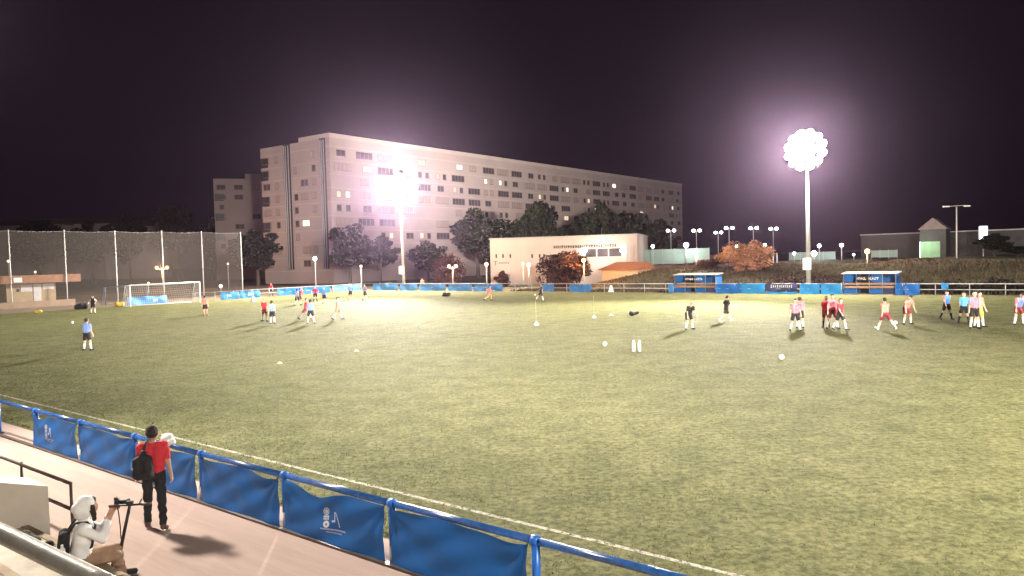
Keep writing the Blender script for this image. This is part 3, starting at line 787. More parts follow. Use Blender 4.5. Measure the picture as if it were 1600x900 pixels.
MB().tube([(0, .50, z + .70), (0, .60, z + .70), (0, .605, z + .70), (0, .64, z + .70)], [.038, .036, .043, .043], 14).build('lens', M_BLACK, cmo, True)
MB().tube([(.07, .47, z + .72), (.10, .49, z + .55), (.09, .50, z + .35), (.10, .50, z + .22)], .007, 6).build('strap', M_BLACKCLOTH, cmo)
bq = [((-.09, -.21, z + .12), (-.08, -.18, z + .38), .08, .07, 0), ((.09, -.21, z + .12), (.08, -.18, z + .38), .08, .07, 0), ((-.06, -.27, z + .1), (.06, -.27, z + .12), .055, .055, 0)]
bk = link(bpy.data.objects.new('backpack', bagmesh('backpack_seated', bq, [M_BLACKCLOTH]))); put(bk, (sp[0], sp[1], 0), FACE)
tag(bk, 'black backpack worn by the person in the white hoodie', 'backpack')
for s in (-1, 1):
    MB().tube([(s * .09, -.14, z + .40), (s * .115, -.04, z + .545), (s * .12, .10, z + .535), (s * .13, .19, z + .40), (s * .15, .14, z + .2), (s * .13, -.12, z + .08)], .02, 8).build('strap', M_BLACKCLOTH, bk, True)
bt = MB(); bt.tube([(0, 0, 0), (0, 0, .11)], .036, 12, 0); bt.tube([(0, 0, .11), (0, 0, .2), (0, 0, .23), (0, 0, .26)], [.036, .036, .016, .016], 12, 1)
bto = bt.build('bottle', [mat('bottle_red', (.5, .03, .03), .3), M_WHITE], None, True); bto.parent = None
q = Matrix.Rotation(FACE, 3, 'Z') @ Vector((.235, -.20, 0)); put(bto, (sp[0] + q.x, sp[1] + q.y, z + .06))
tag(bto, 'red and white bottle in the side pocket of the seated backpack', 'bottle')
# scooter
b0 = Vector(G(183, 884, .1)); t0 = Vector(G(203, 789, 1.13)); t0 = b0 + Vector((t0.x - b0.x, (t0.y - b0.y), 1.03))
sco = empty('scooter', (b0.x, b0.y, .02)); tag(sco, 'black standing scooter with a handlebar beside the seated person', 'scooter')
L_ = lambda p: (Vector(p) - Vector((b0.x, b0.y, .02)))
MB().tube([L_(b0), L_(b0.lerp(t0, .5)), L_(t0)], [.026, .024, .02], 10).build('stem', M_BLACK, sco, True)
hx = Vector((.97, .12, 0)) * .27
MB().tube([L_(t0) - hx, L_(t0) + hx], .014, 8).build('handlebar', M_BLACK, sco, True)
for s in (-1, 1):
    MB().tube([L_(t0) + hx * s * .55, L_(t0) + hx * s * 1.03], .02, 8).build('grip', M_BROWNMETAL, sco, True)
MB().box(L_(t0) + Vector((0, 0, .03)), (.08, .05, .05)).build('display', M_BLACK, sco)
MB().tube([L_(t0) + hx * .45, L_(t0) + hx * .5 + Vector((.0, .05, .06))], .008, 6).build('brake_lever', M_BLACK, sco)
dk = Vector((-.25, -.95, 0)).normalized()
R = Matrix.Rotation(math.atan2(dk.y, dk.x), 3, 'Z')
MB().box(L_(b0) + dk * .5 + Vector((0, 0, .03)), (.75, .15, .035), R).build('deck', M_BLACK, sco)
for t in (0.0, .98):
    c = L_(b0) + dk * t; c.z = .10; sd = Vector((-dk.y, dk.x, 0)) * .022
    MB().tube([c - sd, c + sd], .10, 18).build('wheel', M_RUBBER, sco, True)
# bags on the step
for (px, py, zz, s_, lab) in ((44, 832, .52, 1.0, 'dark crumpled bag lying against the pale stair wall'), (62, 846, .50, .75, 'small dark jacket heap between stair wall and seated person')):
    rr = random.Random(int(px)); pr = [((rr.uniform(-.2, .2), rr.uniform(-.1, .1), rr.uniform(.03, .2)), (rr.uniform(-.2, .2), rr.uniform(-.1, .1), rr.uniform(.03, .14)), .08, .07, 0) for _ in range(7)]
    b = link(bpy.data.objects.new('bag', bagmesh('bag', pr, [mat('dark_olive_cloth', (.03, .024, .018), .9, .4, 10, .3)], .016, .03)))
    p = G(px, py, zz); put(b, (p[0], p[1], .305), .4); b.scale = (s_, s_, s_); tag(b, lab, 'bag')
# second seated spectator, only the hair shows at the bottom edge
s2p = [(a, b, r0, r1, t) for a, b, r0, r1, t in seated()]
sit2 = link(bpy.data.objects.new('person', sdf_mesh('person_seated_low', s2p, .016, .022, 7)))
p = G(258, 899, 1.40); put(sit2, (p[0], p[1], -.03), math.radians(-8))
for i, m in enumerate([SKINS[1], HAIRS[0], CL['navy'], CL['white'], CL['black'], HAIRS[0], CL['navy']]):
    sit2.material_slots[i].link = 'OBJECT'; sit2.material_slots[i].material = m
tag(sit2, 'seated person of whom only dark hair shows at the bottom edge', 'person')

# ------------------------------------------------------------------ goal, training kit, balls
def goal(u, v0, v1, label, dep=2.0, hgt=2.44, m=M_WHITE, rad=.06):
    g_ = empty('goal', UV(u, (v0 + v1) / 2), ANG + math.pi / 2); tag(g_, label, 'goal')
    w2 = (v1 - v0) / 2
    for s in (-1, 1):
        MB().tube([(s * w2, 0, 0), (s * w2, 0, hgt)], rad, 12).build('post', m, g_, True)
        MB().tube([(s * w2, .05, hgt - .03), (s * w2, dep * .55, hgt - .1), (s * w2, dep, .05)], rad * .5, 8).build('stanchion', m, g_, True)
    MB().tube([(-w2, 0, hgt), (w2, 0, hgt)], rad, 12).build('crossbar', m, g_, True)
    MB().tube([(-w2, dep, .04), (w2, dep, .04)], rad * .5, 8).build('back_bar', m, g_, True)
    net = MB(); st_ = .22
    prof = [(0.03, hgt), (dep * .55, hgt - .1), (dep, .05)]
    def pt(x, t):
        if t < .4: a, b, k = prof[0], prof[1], t / .4
        else: a, b, k = prof[1], prof[2], (t - .4) / .6
        y = a[0] + (b[0] - a[0]) * k; z_ = a[1] + (b[1] - a[1]) * k - .10 * math.sin(math.pi * min(1, t * 1.2)) * math.sin(math.pi * (x + w2) / (2 * w2))
        return (x, y, max(.03, z_))
    nn = int(2 * w2 / st_)
    for i in range(nn + 1):
        x = -w2 + 2 * w2 * i / nn; net.tube([pt(x, t / 9) for t in range(10)], .006, 3, cap=False)
    for t in range(1, 15):
        net.tube([pt(-w2 + 2 * w2 * i / 10, t / 15) for i in range(11)], .006, 3, cap=False)
    for s in (-1, 1):
        for k in range(1, 9):
            y = dep * k / 9; zt = pt(0, .4 * y / (dep * .55))[2] if y < dep * .55 else hgt - .1 - (y - dep * .55) / (dep * .45) * (hgt - .15)
            net.tube([(s * w2, y, 0.02), (s * w2, y, max(.05, zt))], .006, 3, cap=False)
        for k in range(1, 10):
            zz = hgt * k / 10; ye = dep if zz < .06 else min(dep, dep * .55 + (hgt - .1 - zz) / (hgt - .15) * dep * .45)
            net.tube([(s * w2, 0, zz), (s * w2, ye, zz)], .006, 3, cap=False)
    net.build('net', m, g_)
    return g_
goal(-85.8, 40.1, 48.3, 'large white football goal with net in front of blue banner')
goal(-93.0, 40.6, 45.6, 'smaller dull goal parked behind the large white goal', 1.2, 2.2, mat('dull_goal_paint', (.06, .075, .10), .6), .045)
def ball(px, py, label, r_=.11, c='white'):
    b = MB(); b.ball((0, 0, r_), r_, 14, 9, 0); o = b.build('football', CL[c], None, True); o.location = G(px, py); return tag(o, label, 'ball')
# panelled ball: dark patches from a procedural material
bm_ = bpy.data.materials.new('ball_panels'); bm_.use_nodes = True
vn = bm_.node_tree.nodes.new('ShaderNodeTexVoronoi'); vn.inputs['Scale'].default_value = 9
vr = bm_.node_tree.nodes.new('ShaderNodeValToRGB'); vr.color_ramp.elements[0].position = .28; vr.color_ramp.elements[1].position = .32
vr.color_ramp.elements[0].color = (.05, .05, .06, 1); vr.color_ramp.elements[1].color = (.8, .78, .74, 1)
tcn = bm_.node_tree.nodes.new('ShaderNodeTexCoord'); bm_.node_tree.links.new(tcn.outputs['Object'], vn.inputs['Vector'])
bm_.node_tree.links.new(vn.outputs['Distance'], vr.inputs['Fac']); bm_.node_tree.links.new(vr.outputs['Color'], bm_.node_tree.nodes['Principled BSDF'].inputs['Base Color'])
CL['ball'] = bm_
ball(113, 506, 'white football lying left of the pale blue player', c='ball')
ball(1221, 562, 'white football alone on grass below the right mast', c='ball')
ball(945, 541, 'white football left of the two upright white markers', c='ball')
ball(1088, 496, 'white football beside the blond person in black', c='ball')
ball(836, 462, 'white football in front of the kicking player', c='ball')
ball(1399, 507, 'white football at the feet of the wide-striding player', c='ball')
def cone(px, py, label, c, h=.12, rr_=.14, name='marker_cone'):
    b = MB(); b.tube([(0, 0, 0), (0, 0, .015), (0, 0, .016), (0, 0, h)], [rr_ * 1.2, rr_ * 1.2, rr_, rr_ * .35], 14)
    o = b.build(name, CL[c], None, True); o.location = G(px, py); return tag(o, label, 'cone', 'training cones')
cone(437, 568, 'orange marker cone, nearest of the two left cones', 'peach', .09, .11)
cone(557, 549, 'orange marker cone, farther right of the two left cones', 'peach', .09, .11)
cone(955, 493, 'white marker cone between slalom pole and ball bag', 'white')
cone(396, 471, 'white cone in front of far left blue banner', 'white', .6, .3)
cone(955, 456, 'tall white cone at the far railing right of centre', 'white', .75, .32)
for px, lab in ((990, 'left of two upright white bottle markers on the grass'), (999, 'right of two upright white bottle markers on the grass')):
    b = MB(); b.tube([(0, 0, 0), (0, 0, .28), (0, 0, .40), (0, 0, .46), (0, 0, .50)], [.075, .075, .065, .04, .04], 14)
    o = b.build('training_marker', M_WHITE, None, True); o.location = G(px, 549); tag(o, lab, 'marker')
def slalom(px, py, label, hh=1.6):
    r_ = empty('slalom_pole', G(px, py)); tag(r_, label, 'pole', 'slalom poles')
    MB().tube([(0, 0, 0), (0, 0, .05), (0, 0, .22)], [.17, .16, .05], 14).build('base', mat('pale_cyan_plastic', (.45, .62, .70), .5), r_, True)
    MB().tube([(0, 0, .2), (0, 0, hh)], .008, 6).build('pole', mat('pole_yellow', (.5, .47, .25), .6), r_, True)
slalom(838, 508, 'thin slalom pole on pale base, nearer of the two')
slalom(928, 497, 'thin slalom pole on pale base, farther right of the two')
def lump(px, py, label, cat, m, s_=1.0, name='kit_bag', seed=1):
    rr = random.Random(seed); pr = [((rr.uniform(-.35, .35), rr.uniform(-.15, .15), rr.uniform(.1, .25)), (rr.uniform(-.35, .35), rr.uniform(-.15, .15), rr.uniform(.1, .3)), .16, .14, 0) for _ in range(6)]
    o = link(bpy.data.objects.new(name, bagmesh(name, pr, [m], .035, .06))); p = G(px, py); put(o, p, .5); o.scale = (s_,) * 3
    return tag(o, label, cat)
lump(127, 483, 'dark kit bag heap on grass edge left of the goal', 'bag', M_BLACKCLOTH, 1.7, seed=4)
lump(187, 479, 'yellow bibs heaped by the left goalpost', 'bibs', CL['yellow'], 1.3, 'bib_heap', 6)
lump(60, 489, 'pale bag on the sandy edge in front of the kiosk', 'bag', CL['yellow'], .8, seed=9)
lump(991, 493, 'dark and white ball bag lying on the grass', 'bag', M_BLACKCLOTH, .75, seed=12)
lump(697, 463, 'dark kit bags on grass below the far pale banners', 'bag', M_BLACKCLOTH, 1.1, seed=15)

# ------------------------------------------------------------------ far railings and boards
FV = 75.6; EU = -88.2
def railing(name, origin, rz, L, label, gaps=(), h=1.05, step=2.6):
    r_ = empty(name, origin, rz); tag(r_, label, 'railing')
    n_ = int(L / step)
    pm_ = MB().tube([(0, 0, 0), (0, 0, h)], .04, 8).mesh('post', M_GREY, True)
    for i in range(n_ + 1):
        x = i * step
        if any(a < x < b for a, b in gaps): continue
        o = link(bpy.data.objects.new('post', pm_), r_); o.location = (x, 0, 0)
    segs = []; x0 = 0.0
    for a, b in sorted(gaps): segs.append((x0, a)); x0 = b
    segs.append((x0, n_ * step))
    for a, b in segs:
        for z_ in (h, h * .52):
            if b - a > .1: MB().tube([(a, 0, z_), (b, 0, z_)], .038, 8).build('rail', M_GREY, r_, True)
    return r_
u0 = -88.2
d1 = (u_at(1052, FV), u_at(1117, FV)); d2 = (u_at(1316, FV), u_at(1399, FV))
railing('far_railing', UV(u0, FV), ANG, 110, 'pale grey railing along the far touchline', [(d1[0] - u0, d1[1] - u0), (d2[0] - u0, d2[1] - u0)])
railing('end_railing', UV(EU, 49), ANG + math.pi / 2, 26.4, 'grey railing behind the goal line, right of the goal')
def board(loc0, loc1, z0, z1, m, label, letters=None, grp='advertising banners on the far railings', off=.06):
    a = Vector(loc0); b = Vector(loc1); L = (b - a).length; rz = math.atan2(b.y - a.y, b.x - a.x)
    mb_ = MB(); nx = max(6, int(L * 4)); rr = random.Random(int(L * 1000)); f1, f2 = rr.uniform(0, 6), rr.uniform(0, 6)
    vs = []
    for i in range(nx + 1):
        s = i / nx
        for j in range(7):
            t = j / 6
            zz = z0 + (z1 - z0) * t - .06 * math.sin(s * math.pi * max(1, round(L / 2.6))) ** 2 * t + .02 * math.sin(s * 13 + f1)
            vs.append((L * s, -off - .04 * math.sin(s * 17 + f2 + t * 2) - .03 * math.sin(t * 5 + s * 7), zz))
    fs = [(i * 7 + j, (i + 1) * 7 + j, (i + 1) * 7 + j + 1, i * 7 + j + 1) for i in range(nx) for j in range(6)]
    mb_.add(vs, fs); mb_.add([(x, y + .012, z_) for x, y, z_ in vs], [f[::-1] for f in fs])
    o = mb_.build('banner', m, None, True); put(o, (a.x, a.y, 0), rz); tag(o, label, 'banner', grp)
    if letters:
        x0, x1, zc, hh = letters; lt = MB(); x = x0 * L; k = 0
        while x < x1 * L:
            ww = rr.uniform(.5, .8) * hh; tall = hh * (1.25 if k == 0 else rr.choice((.8, 1, .9)))
            lt.box((x + ww / 2, -off - .085, zc), (ww * .3, .012, tall)); lt.box((x + ww * .62, -off - .085, zc - tall * .3), (ww * .5, .012, tall * .3))
            lt.box((x + ww * .62, -off - .085, zc + tall * .3), (ww * .5, .012, tall * .3)); x += ww * 1.12; k += 1
        lt.build('lettering', M_WHITE, o)
    return o
def fb(p0, p1, z0, z1, m, label, **kw): return board(UV(u_at(p0, FV), FV), UV(u_at(p1, FV), FV), z0, z1, m, label, **kw)
def eb(p0, p1, z0, z1, m, label, **kw): return board(UV(EU, v_at(p0, EU)), UV(EU, v_at(p1, EU)), z0, z1, m, label, **kw)
eb(345, 373, .05, .95, M_VINYL, 'blue banner with white marks, first right of the goal', letters=(.3, .55, .5, .3))
eb(375, 406, .05, .95, M_VINYL, 'blue banner with white script, second right of the goal', letters=(.35, .65, .5, .32))
eb(433, 472, .1, .98, M_VINYL, 'blue banner behind the cone, right of the red jacket')
eb(475, 515, .1, .98, M_VINYL, 'blue banner behind the far left players')
eb(520, 562, .1, .98, M_VINYL2, 'pale blue banner in the far left corner')
fb(583, 622, .05, 1.0, M_VINYL2, 'pale blue banner just left of the left mast')
fb(626, 652, .05, 1.0, M_VINYL2, 'pale blue banner at the foot of the left mast')
fb(656, 697, .05, 1.0, M_VINYL2, 'pale blue banner below the orange onlooker')
fb(701, 738, .05, 1.0, M_VINYL2, 'pale blue banner, second right of the orange onlooker')
fb(741, 786, .05, 1.0, M_VINYL2, 'pale blue banner left of the open railing stretch')
fb(846, 866, .1, 1.0, M_VINYL2, 'short pale blue banner behind the kicking player')
fb(890, 924, .05, .98, M_VINYL2, 'pale blue banner left of the tall white cone')
fb(1045, 1053, .05, 1.05, M_VINYL2, 'narrow pale blue banner at left end of left dugout')
fb(1119, 1157, .05, 1.1, M_VINYL, 'blue banner directly right of the left dugout')
fb(1158, 1195, .05, 1.1, M_VINYL3, 'bright blue banner below the orange bush')
fb(1196, 1246, .38, 1.1, M_NAVY, 'navy banner with white lettering left of the right mast', letters=(.17, .82, .80, .26))
fb(1196, 1246, .03, .30, M_VINYL3, 'low bright blue strip under the navy banner')
fb(1250, 1281, .05, 1.1, M_VINYL3, 'bright blue banner just right of the right mast')
fb(1283, 1316, .05, 1.1, M_VINYL3, 'bright blue banner left of the right dugout')
fb(1399, 1412, .05, 1.15, M_VINYL, 'narrow blue banner at right end of the right dugout')
fb(1414, 1437, .05, 1.1, M_VINYL, 'blue banner ending at the bare railing on the right')
fb(1471, 1482, .55, 1.15, M_VINYL3, 'small blue cloth on the bare railing behind right players')
board(UV(-89.0, 41.2), UV(-89.0, 45.9), .05, 1.0, M_VINYL2, 'pale blue banner behind the goal net', letters=(.62, .72, .5, .3))

def dugout(ua, ub, label):
    L = ub - ua; r_ = empty('dugout', UV(ua, FV + .3), ANG); tag(r_, label, 'dugout')
    MB().span((0, 0, 0), (L, 1.6, .08)).build('floor', M_CONC, r_)
    n_ = 4
    for i in range(n_):
        x0, x1 = L * i / n_, L * (i + 1) / n_
        m = M_BLACKCLOTH if i == 1 else M_VINYL
        MB().span((x0 + .03, 1.5, .1), (x1 - .03, 1.56, 1.9)).build('back_panel', m, r_)
        if i != 1: MB().span((x0 + .03, -.02, .12), (x1 - .03, .03, .55)).build('front_panel', M_NAVY if i == 3 else M_VINYL, r_)
    for x in (0.03, L - .03):
        MB().span((x - .03, .1, .08), (x + .03, 1.5, 1.75)).build('side_panel', M_VINYL, r_)
    MB().box((L / 2, .75, 2.03), (L + .3, 1.9, .06), Matrix.Rotation(math.radians(4), 3, 'X')).build('roof', M_GREY, r_)
    for z_, y_ in ((1.02, .35), (.74, .2)):
        for k in (0,):
            MB().span((.08, y_, z_ - .09), (L - .08, y_ + .05, z_ + .09)).build('bench_plank', mat('bench_wood', (.42, .27, .18), .7, .2, 4), r_)
    MB().span((.08, .30, .60), (L - .08, .75, .65)).build('bench_seat', mat('bench_wood', (.42, .27, .18)), r_)
    for i in range(n_ + 1):
        x = .04 + (L - .08) * i / n_; MB().tube([(x, .06, 0), (x, .06, 1.98)], .03, 8).build('frame_post', M_GREY, r_, True)
    lt = MB(); x = L * .27; rr = random.Random(int(ua * 10))
    while x < L * .66:
        if abs(x - L * .46) > .12:
            ww = rr.uniform(.1, .16); hh = .24
            lt.box((x, -.0, 1.52), (ww * .35, .012, hh)); lt.box((x + ww * .45, 0, 1.52 + rr.choice((-.08, .08, 0))), (ww * .6, .012, .07)); x += ww * 1.15
        else: x += .1
    MB().span((L * .25, .01, 1.32), (L * .52, .05, 1.72)).build('name_board', M_BLACK, r_)
    lt.build('lettering', M_WHITE, r_)
    for x in (.05, L * .53):
        MB().span((x, .02, 1.22), (x + L * .19, .05, 1.86)).build('side_board', M_VINYL, r_)
    return r_
dugout(d1[0], d1[1], 'left blue dugout with wooden bench, near the orange bush')
dugout(d2[0], d2[1], 'right blue dugout with black name board, behind the red players')

# ------------------------------------------------------------------ ball-stop net and kiosk on the left
NU = -101.0
r_ = empty('ball_stop_net', UV(NU, 0), ANG); tag(r_, 'tall ball-stop netting on pale poles behind the goal', 'netting')
pv = [v_at(px, NU, 6.0) for px in (15, 102, 181, 254, 316, 377)]
pv = [pv[0] - (pv[1] - pv[0])] + pv
M_NET = mat('dark_netting', (.085, .07, .064), .9, .15, 3, trans=.74)
for v in pv:
    top = D(proj(UV(NU, v, 6))[0], 360, UV(NU, v)[1])[2]
    MB().tube([(0, v, 0), (0, v, 9.15)], [.075, .06], 10).build('pole', M_WHITE, r_, True)
for a, b in zip(pv[:-1], pv[1:]):
    m = MB(); nx = 10
    vs = [(.09 + .08 * math.sin(math.pi * i / nx) * math.sin(math.pi * j / 6), a + (b - a) * i / nx, .3 + (8.75 - .15 * math.sin(math.pi * i / nx)) * j / 6) for i in range(nx + 1) for j in range(7)]
    m.add(vs, [(i * 7 + j, (i + 1) * 7 + j, (i + 1) * 7 + j + 1, i * 7 + j + 1) for i in range(nx) for j in range(6)])
    m.build('net_panel', M_NET, r_, True)
    MB().tube([(0.02, a, 9.0), (0.02, (a + b) / 2, 8.9), (0.02, b, 9.0)], .015, 5).build('top_cable', M_GREY, r_)
# kiosk
ku = -105.5
va, vb, vr_ = v_at(11, ku), v_at(88, ku), v_at(122, ku)
k = empty('kiosk', UV(ku, 0), ANG); tag(k, 'low tan kiosk with flat overhanging roof at the left edge', 'kiosk')
MK = mat('kiosk_render', (.30, .22, .14), .9, .12, 1.5, .2)
MB().span((-4.5, va, 0), (0, vb, 2.75)).build('wall', MK, k)
MB().span((-5.0, va - 6, 2.78), (1.1, vr_, 3.75)).build('roof', mat('roof_fascia', (.22, .10, .055), .8, .2, 2), k)
def kv(px): return v_at(px, ku)
MB().span((0.003, kv(33), 1.75), (.05, kv(51), 2.6)).build('window', mat('kiosk_shutter', (.42, .40, .40), .6, .1, 3), k)
MB().span((0.003, kv(53), .05), (.05, kv(65), 2.65)).build('door', mat('kiosk_shutter', (.42, .40, .40), .6, .1, 3), k)
MB().span((0.003, kv(68), 1.95), (.05, kv(85), 2.65)).build('window', mat('kiosk_shutter', (.42, .40, .40), .6, .1, 3), k)
MB().span((0.003, kv(27), 1.75), (.06, kv(31), 2.15)).build('vent', M_BLACK, k)
MB().span((1.102, kv(22) - .3, 2.95), (1.16, kv(35) - .3, 3.5)).build('sign', M_WHITE, k)
MB().span((-4.6, va - 5.5, 0), (-.4, va - 1.0, 2.6)).build('annex_wall', MK, k)
kw_ = MB().span((0, 0, 0), (.25, 34, .75)).build('low_wall', mat('low_wall_render', (.17, .12, .085), .9, .15, 1)); put(kw_, UV(-100.0, 6, 0), ANG)
tag(kw_, 'low tan boundary wall in front of the kiosk', 'wall')

# ------------------------------------------------------------------ apartment blocks
M_FAC = mat('facade_brick', (.36, .285, .265), .9, .08, .15, .1)
M_FAC2 = mat('facade_band', (.42, .34, .31), .9, .08, .3)
M_PANE = mat('dark_pane', (.05, .041, .044), .5, .3, 1, spec=.15)
M_WFR = mat('window_frame_far', (.17, .13, .125), .6, .1, 3)
M_SHUT = mat('roller_shutter', (.30, .23, .21), .7, .1, 3)
M_LIT = emit('lit_window_warm', (1.0, .72, .50), .75)
M_LIT2 = emit('lit_window_white', (1.0, .90, .78), 1.2)
def winmesh(wd, hh, n_):
    m = MB()
    m.box((0, -.02, 0), (wd, .02, hh), None, 1)
    for s in (-1, 1):
        m.box((s * (wd / 2 + .04), -.05, 0), (.08, .10, hh + .16)); m.box((0, -.05, s * (hh / 2 + .04)), (wd, .10, .08))
    for k_ in range(1, n_): m.box((-wd / 2 + wd * k_ / n_, -.04, 0), (.09, .06, hh))
    m.box((0, -.09, -hh / 2 - .12), (wd + .3, .18, .07))
    return m.mesh('window', [M_WFR, M_PANE])
WM = {'strip': winmesh(4.4, 1.35, 4), 'pair': winmesh(2.2, 1.2, 2), 'single': winmesh(1.1, 1.2, 1)}
def win(parent, kind, x, y, z, rz=0.0, pane=None):
    o = link(bpy.data.objects.new('window', WM[kind]), parent); o.location = (x, y, z); o.rotation_euler = (0, 0, rz)
    if pane is not None:
        o.material_slots[1].link = 'OBJECT'; o.material_slots[1].material = pane
    return o
K = np.array(D(521, 400, 154)[:2]); Rr = np.array(D(1067, 380, 290)[:2])
ad = math.atan2(Rr[1] - K[1], Rr[0] - K[0]); LB = float(np.linalg.norm(Rr - K))
ap = empty('apartment_block', (K[0], K[1], 0), ad); tag(ap, 'long pale apartment slab with rows of windows behind the left mast', 'building')
HB = D(521, 207, 154)[2]; DB = 22.5
MB().span((0, 0, 0), (LB, DB, HB - .9)).build('wall', M_FAC, ap)
MB().span((-.02, -.02, HB - .9), (LB, 9.5, HB)).build('roof_parapet', M_FAC2, ap)
SH = 2.76; ns = int((HB - 1) / SH)
for s in range(1, ns + 1):
    MB().span((-.05, -.05, s * SH - .2), (LB + .05, DB + .05, s * SH - .04)).build('floor_band', M_FAC2, ap)
for (y0, y1) in ((1.2, 3.0), (12.3, 14.6)):      # service shafts on the end wall, shade inside painted as black strips
    s_ = MB().span((-.09, y0, 3.0), (-.06, y1, HB - .85)).build('service_shaft', M_BLACK, ap)
    for k_ in (.25, .6, .85):
        MB().tube([(-.2, y0 + (y1 - y0) * k_, 3.0), (-.2, y0 + (y1 - y0) * k_, HB - 1.2)], .11, 6).build('pipe', M_GREY, s_, True)
rw = random.Random(5)
def pane_pick(pl):
    q_ = rw.random()
    return M_LIT if q_ < pl else M_LIT2 if q_ < pl * 1.6 else M_SHUT if q_ < .42 else None
nb = int(LB / 6.0)
for s in range(3, ns):
    for b in range(nb):
        q_ = rw.random(); x = 3.2 + b * 6.0; zc = s * SH + 1.45
        if q_ < .40: win(ap, 'strip', x, 0, zc, 0, pane_pick(0))
        elif q_ < .70: win(ap, 'pair', x + rw.uniform(-1, 1), 0, zc, 0, pane_pick(.13))
        elif q_ < .92:
            for dx in (-1.3, 1.1): win(ap, 'single', x + dx, 0, zc, 0, pane_pick(.12))
for s in range(1, ns):
    for y_, kd in ((5.0, 'single'), (8.0, 'pair'), (10.8, 'single'), (17.0, 'single'), (20.6, 'pair')):
        if rw.random() < .62: win(ap, kd, 0, y_, s * SH + 1.45, -math.pi / 2, M_SHUT if rw.random() < .45 else (M_LIT2 if rw.random() < .05 else None))
# balconies at the left corner of the end wall, their shade painted as black panels
for s in (2, 4, 6, 8, 9):
    MB().span((-.08, DB - 2.6, s * SH + .1), (-.055, DB + .02, s * SH + 2.2)).build('balcony_opening', M_BLACK, ap)
# second block
p2 = D(338, 400, 216); b2 = D(436, 400, 221)
a2 = math.atan2(b2[1] - p2[1], b2[0] - p2[0]); L2 = math.hypot(b2[0] - p2[0], b2[1] - p2[1])
ap2 = empty('apartment_block', (p2[0], p2[1], 0), a2); tag(ap2, 'dim apartment block left of the long slab, behind the netting', 'building')
H2 = D(338, 279, 216)[2]
M_FACD = mat('facade_dim_brick', (.34, .265, .25), .9, .1, .15)
MB().span((0, 0, 0), (L2, 18, H2)).build('wall', M_FACD, ap2)
MB().span((L2 * .5, 2, H2), (L2, 16, H2 + 1.6)).build('roof_parapet', M_FACD, ap2)
for s in range(3, int(H2 / SH)):
    for x in np.arange(2.0, L2 - 1, 4.6):
        if rw.random() < .6: win(ap2, rw.choice(('pair', 'single')), float(x), 0, s * SH + 1.3, 0, M_SHUT if rw.random() < .4 else (M_LIT if rw.random() < .06 else None))
for s in (4, 6, 8):
    MB().span((0.2, -.08, s * SH + .2), (2.6, -.055, s * SH + 2.2)).build('balcony_opening', M_BLACK, ap2)  # flat black panels paint the shade inside the balconies
# low houses at far left
for i, (px, py, w_, Y, lab) in enumerate(((35, 352, 26, 300, 'far low house at the left edge above the kiosk'), (120, 350, 30, 310, 'far low house behind the second net pole'), (205, 354, 20, 290, 'far low house behind the third net pole'))):
    p = D(px, py, Y); hh = p[2]
    h_ = empty('house', (p[0], p[1], 0), .1 * (i - 1)); tag(h_, lab, 'building', 'far houses at the left')
    MB().span((-w_ / 2, 0, 0), (w_ / 2, 12, hh)).build('wall', M_FACD, h_)
    rf = MB(); rf.add([(-w_ / 2 - .5, -.5, hh), (w_ / 2 + .5, -.5, hh), (w_ / 2 + .5, 12.5, hh), (-w_ / 2 - .5, 12.5, hh), (-w_ / 2 + 2, 6, hh + 2.6), (w_ / 2 - 2, 6, hh + 2.6)],
                      [(0, 1, 5, 4), (2, 3, 4, 5), (1, 2, 5), (3, 0, 4), (3, 2, 1, 0)])
    rf.build('roof', mat('far_roof', (.12, .07, .055), .9), h_)
    for k_ in range(5):
        win(h_, 'single', -w_ / 2 + w_ * (k_ + .6) / 5.4, 0, hh - 2.2, 0, M_LIT if (k_ * 7 + i * 3) % 5 == 0 else None)

# ------------------------------------------------------------------ pale sports hall
Wl = D(766, 400, 118); Wr = D(996, 400, 112)
aw = math.atan2(Wr[1] - Wl[1], Wr[0] - Wl[0]); LW = math.hypot(Wr[0] - Wl[0], Wr[1] - Wl[1])
hz = D(766, 374, 118)[2]
h_ = empty('sports_hall', (Wl[0], Wl[1], 0), aw); tag(h_, 'pale flat-roofed sports hall with dark sign band, centre background', 'building')
M_HALL = mat('hall_render', (.47, .37, .34), .9, .06, .4, .1)
MB().span((0, 0, 0), (LW, 16, hz)).build('wall', M_HALL, h_)
MB().span((-.12, -.12, hz), (LW + .12, 16.1, hz + .14)).build('roof_coping', M_GREY, h_)
def hx_(px): return LW * (px - 766) / 230.0
def hzz(px, py): return D(px, py, 115)[2]
for px in (776, 787, 799, 834, 846, 853):
    MB().span((hx_(px) - .13, -.05, hzz(px, 403)), (hx_(px) + .13, -.01, hzz(px, 397))).build('vent_slot', M_BLACK, h_)
lt = MB(); x = hx_(771)
lt.box((x + .35, -.03, hzz(775, 412)), (.13, .03, .62)); lt.box((x + .35, -.03, hzz(775, 409) + .03), (.6, .03, .12))
for k_ in range(7): lt.box((x + .95 + k_ * .24, -.03, hzz(785, 411)), (.13, .03, .26 if k_ % 2 else .3))
lt.build('wall_lettering', mat('faded_letters', (.16, .11, .10), .8), h_)
lt = MB(); rr = random.Random(3); x = hx_(868)
while x < hx_(963):
    ww = rr.uniform(.22, .38); lt.box((x + ww / 2, -.06, hzz(910, 385)), (ww * .42, .04, .42)); lt.box((x + ww * .55, -.06, hzz(910, 385) + rr.choice((-.15, .15, 0))), (ww * .8, .04, .1)); x += ww * 1.15
lt.build('sign_lettering', M_BLACK, h_)
MB().span((hx_(918), -.14, hzz(930, 401)), (hx_(972), -.02, hzz(930, 389))).build('window_band', M_PANE, h_)
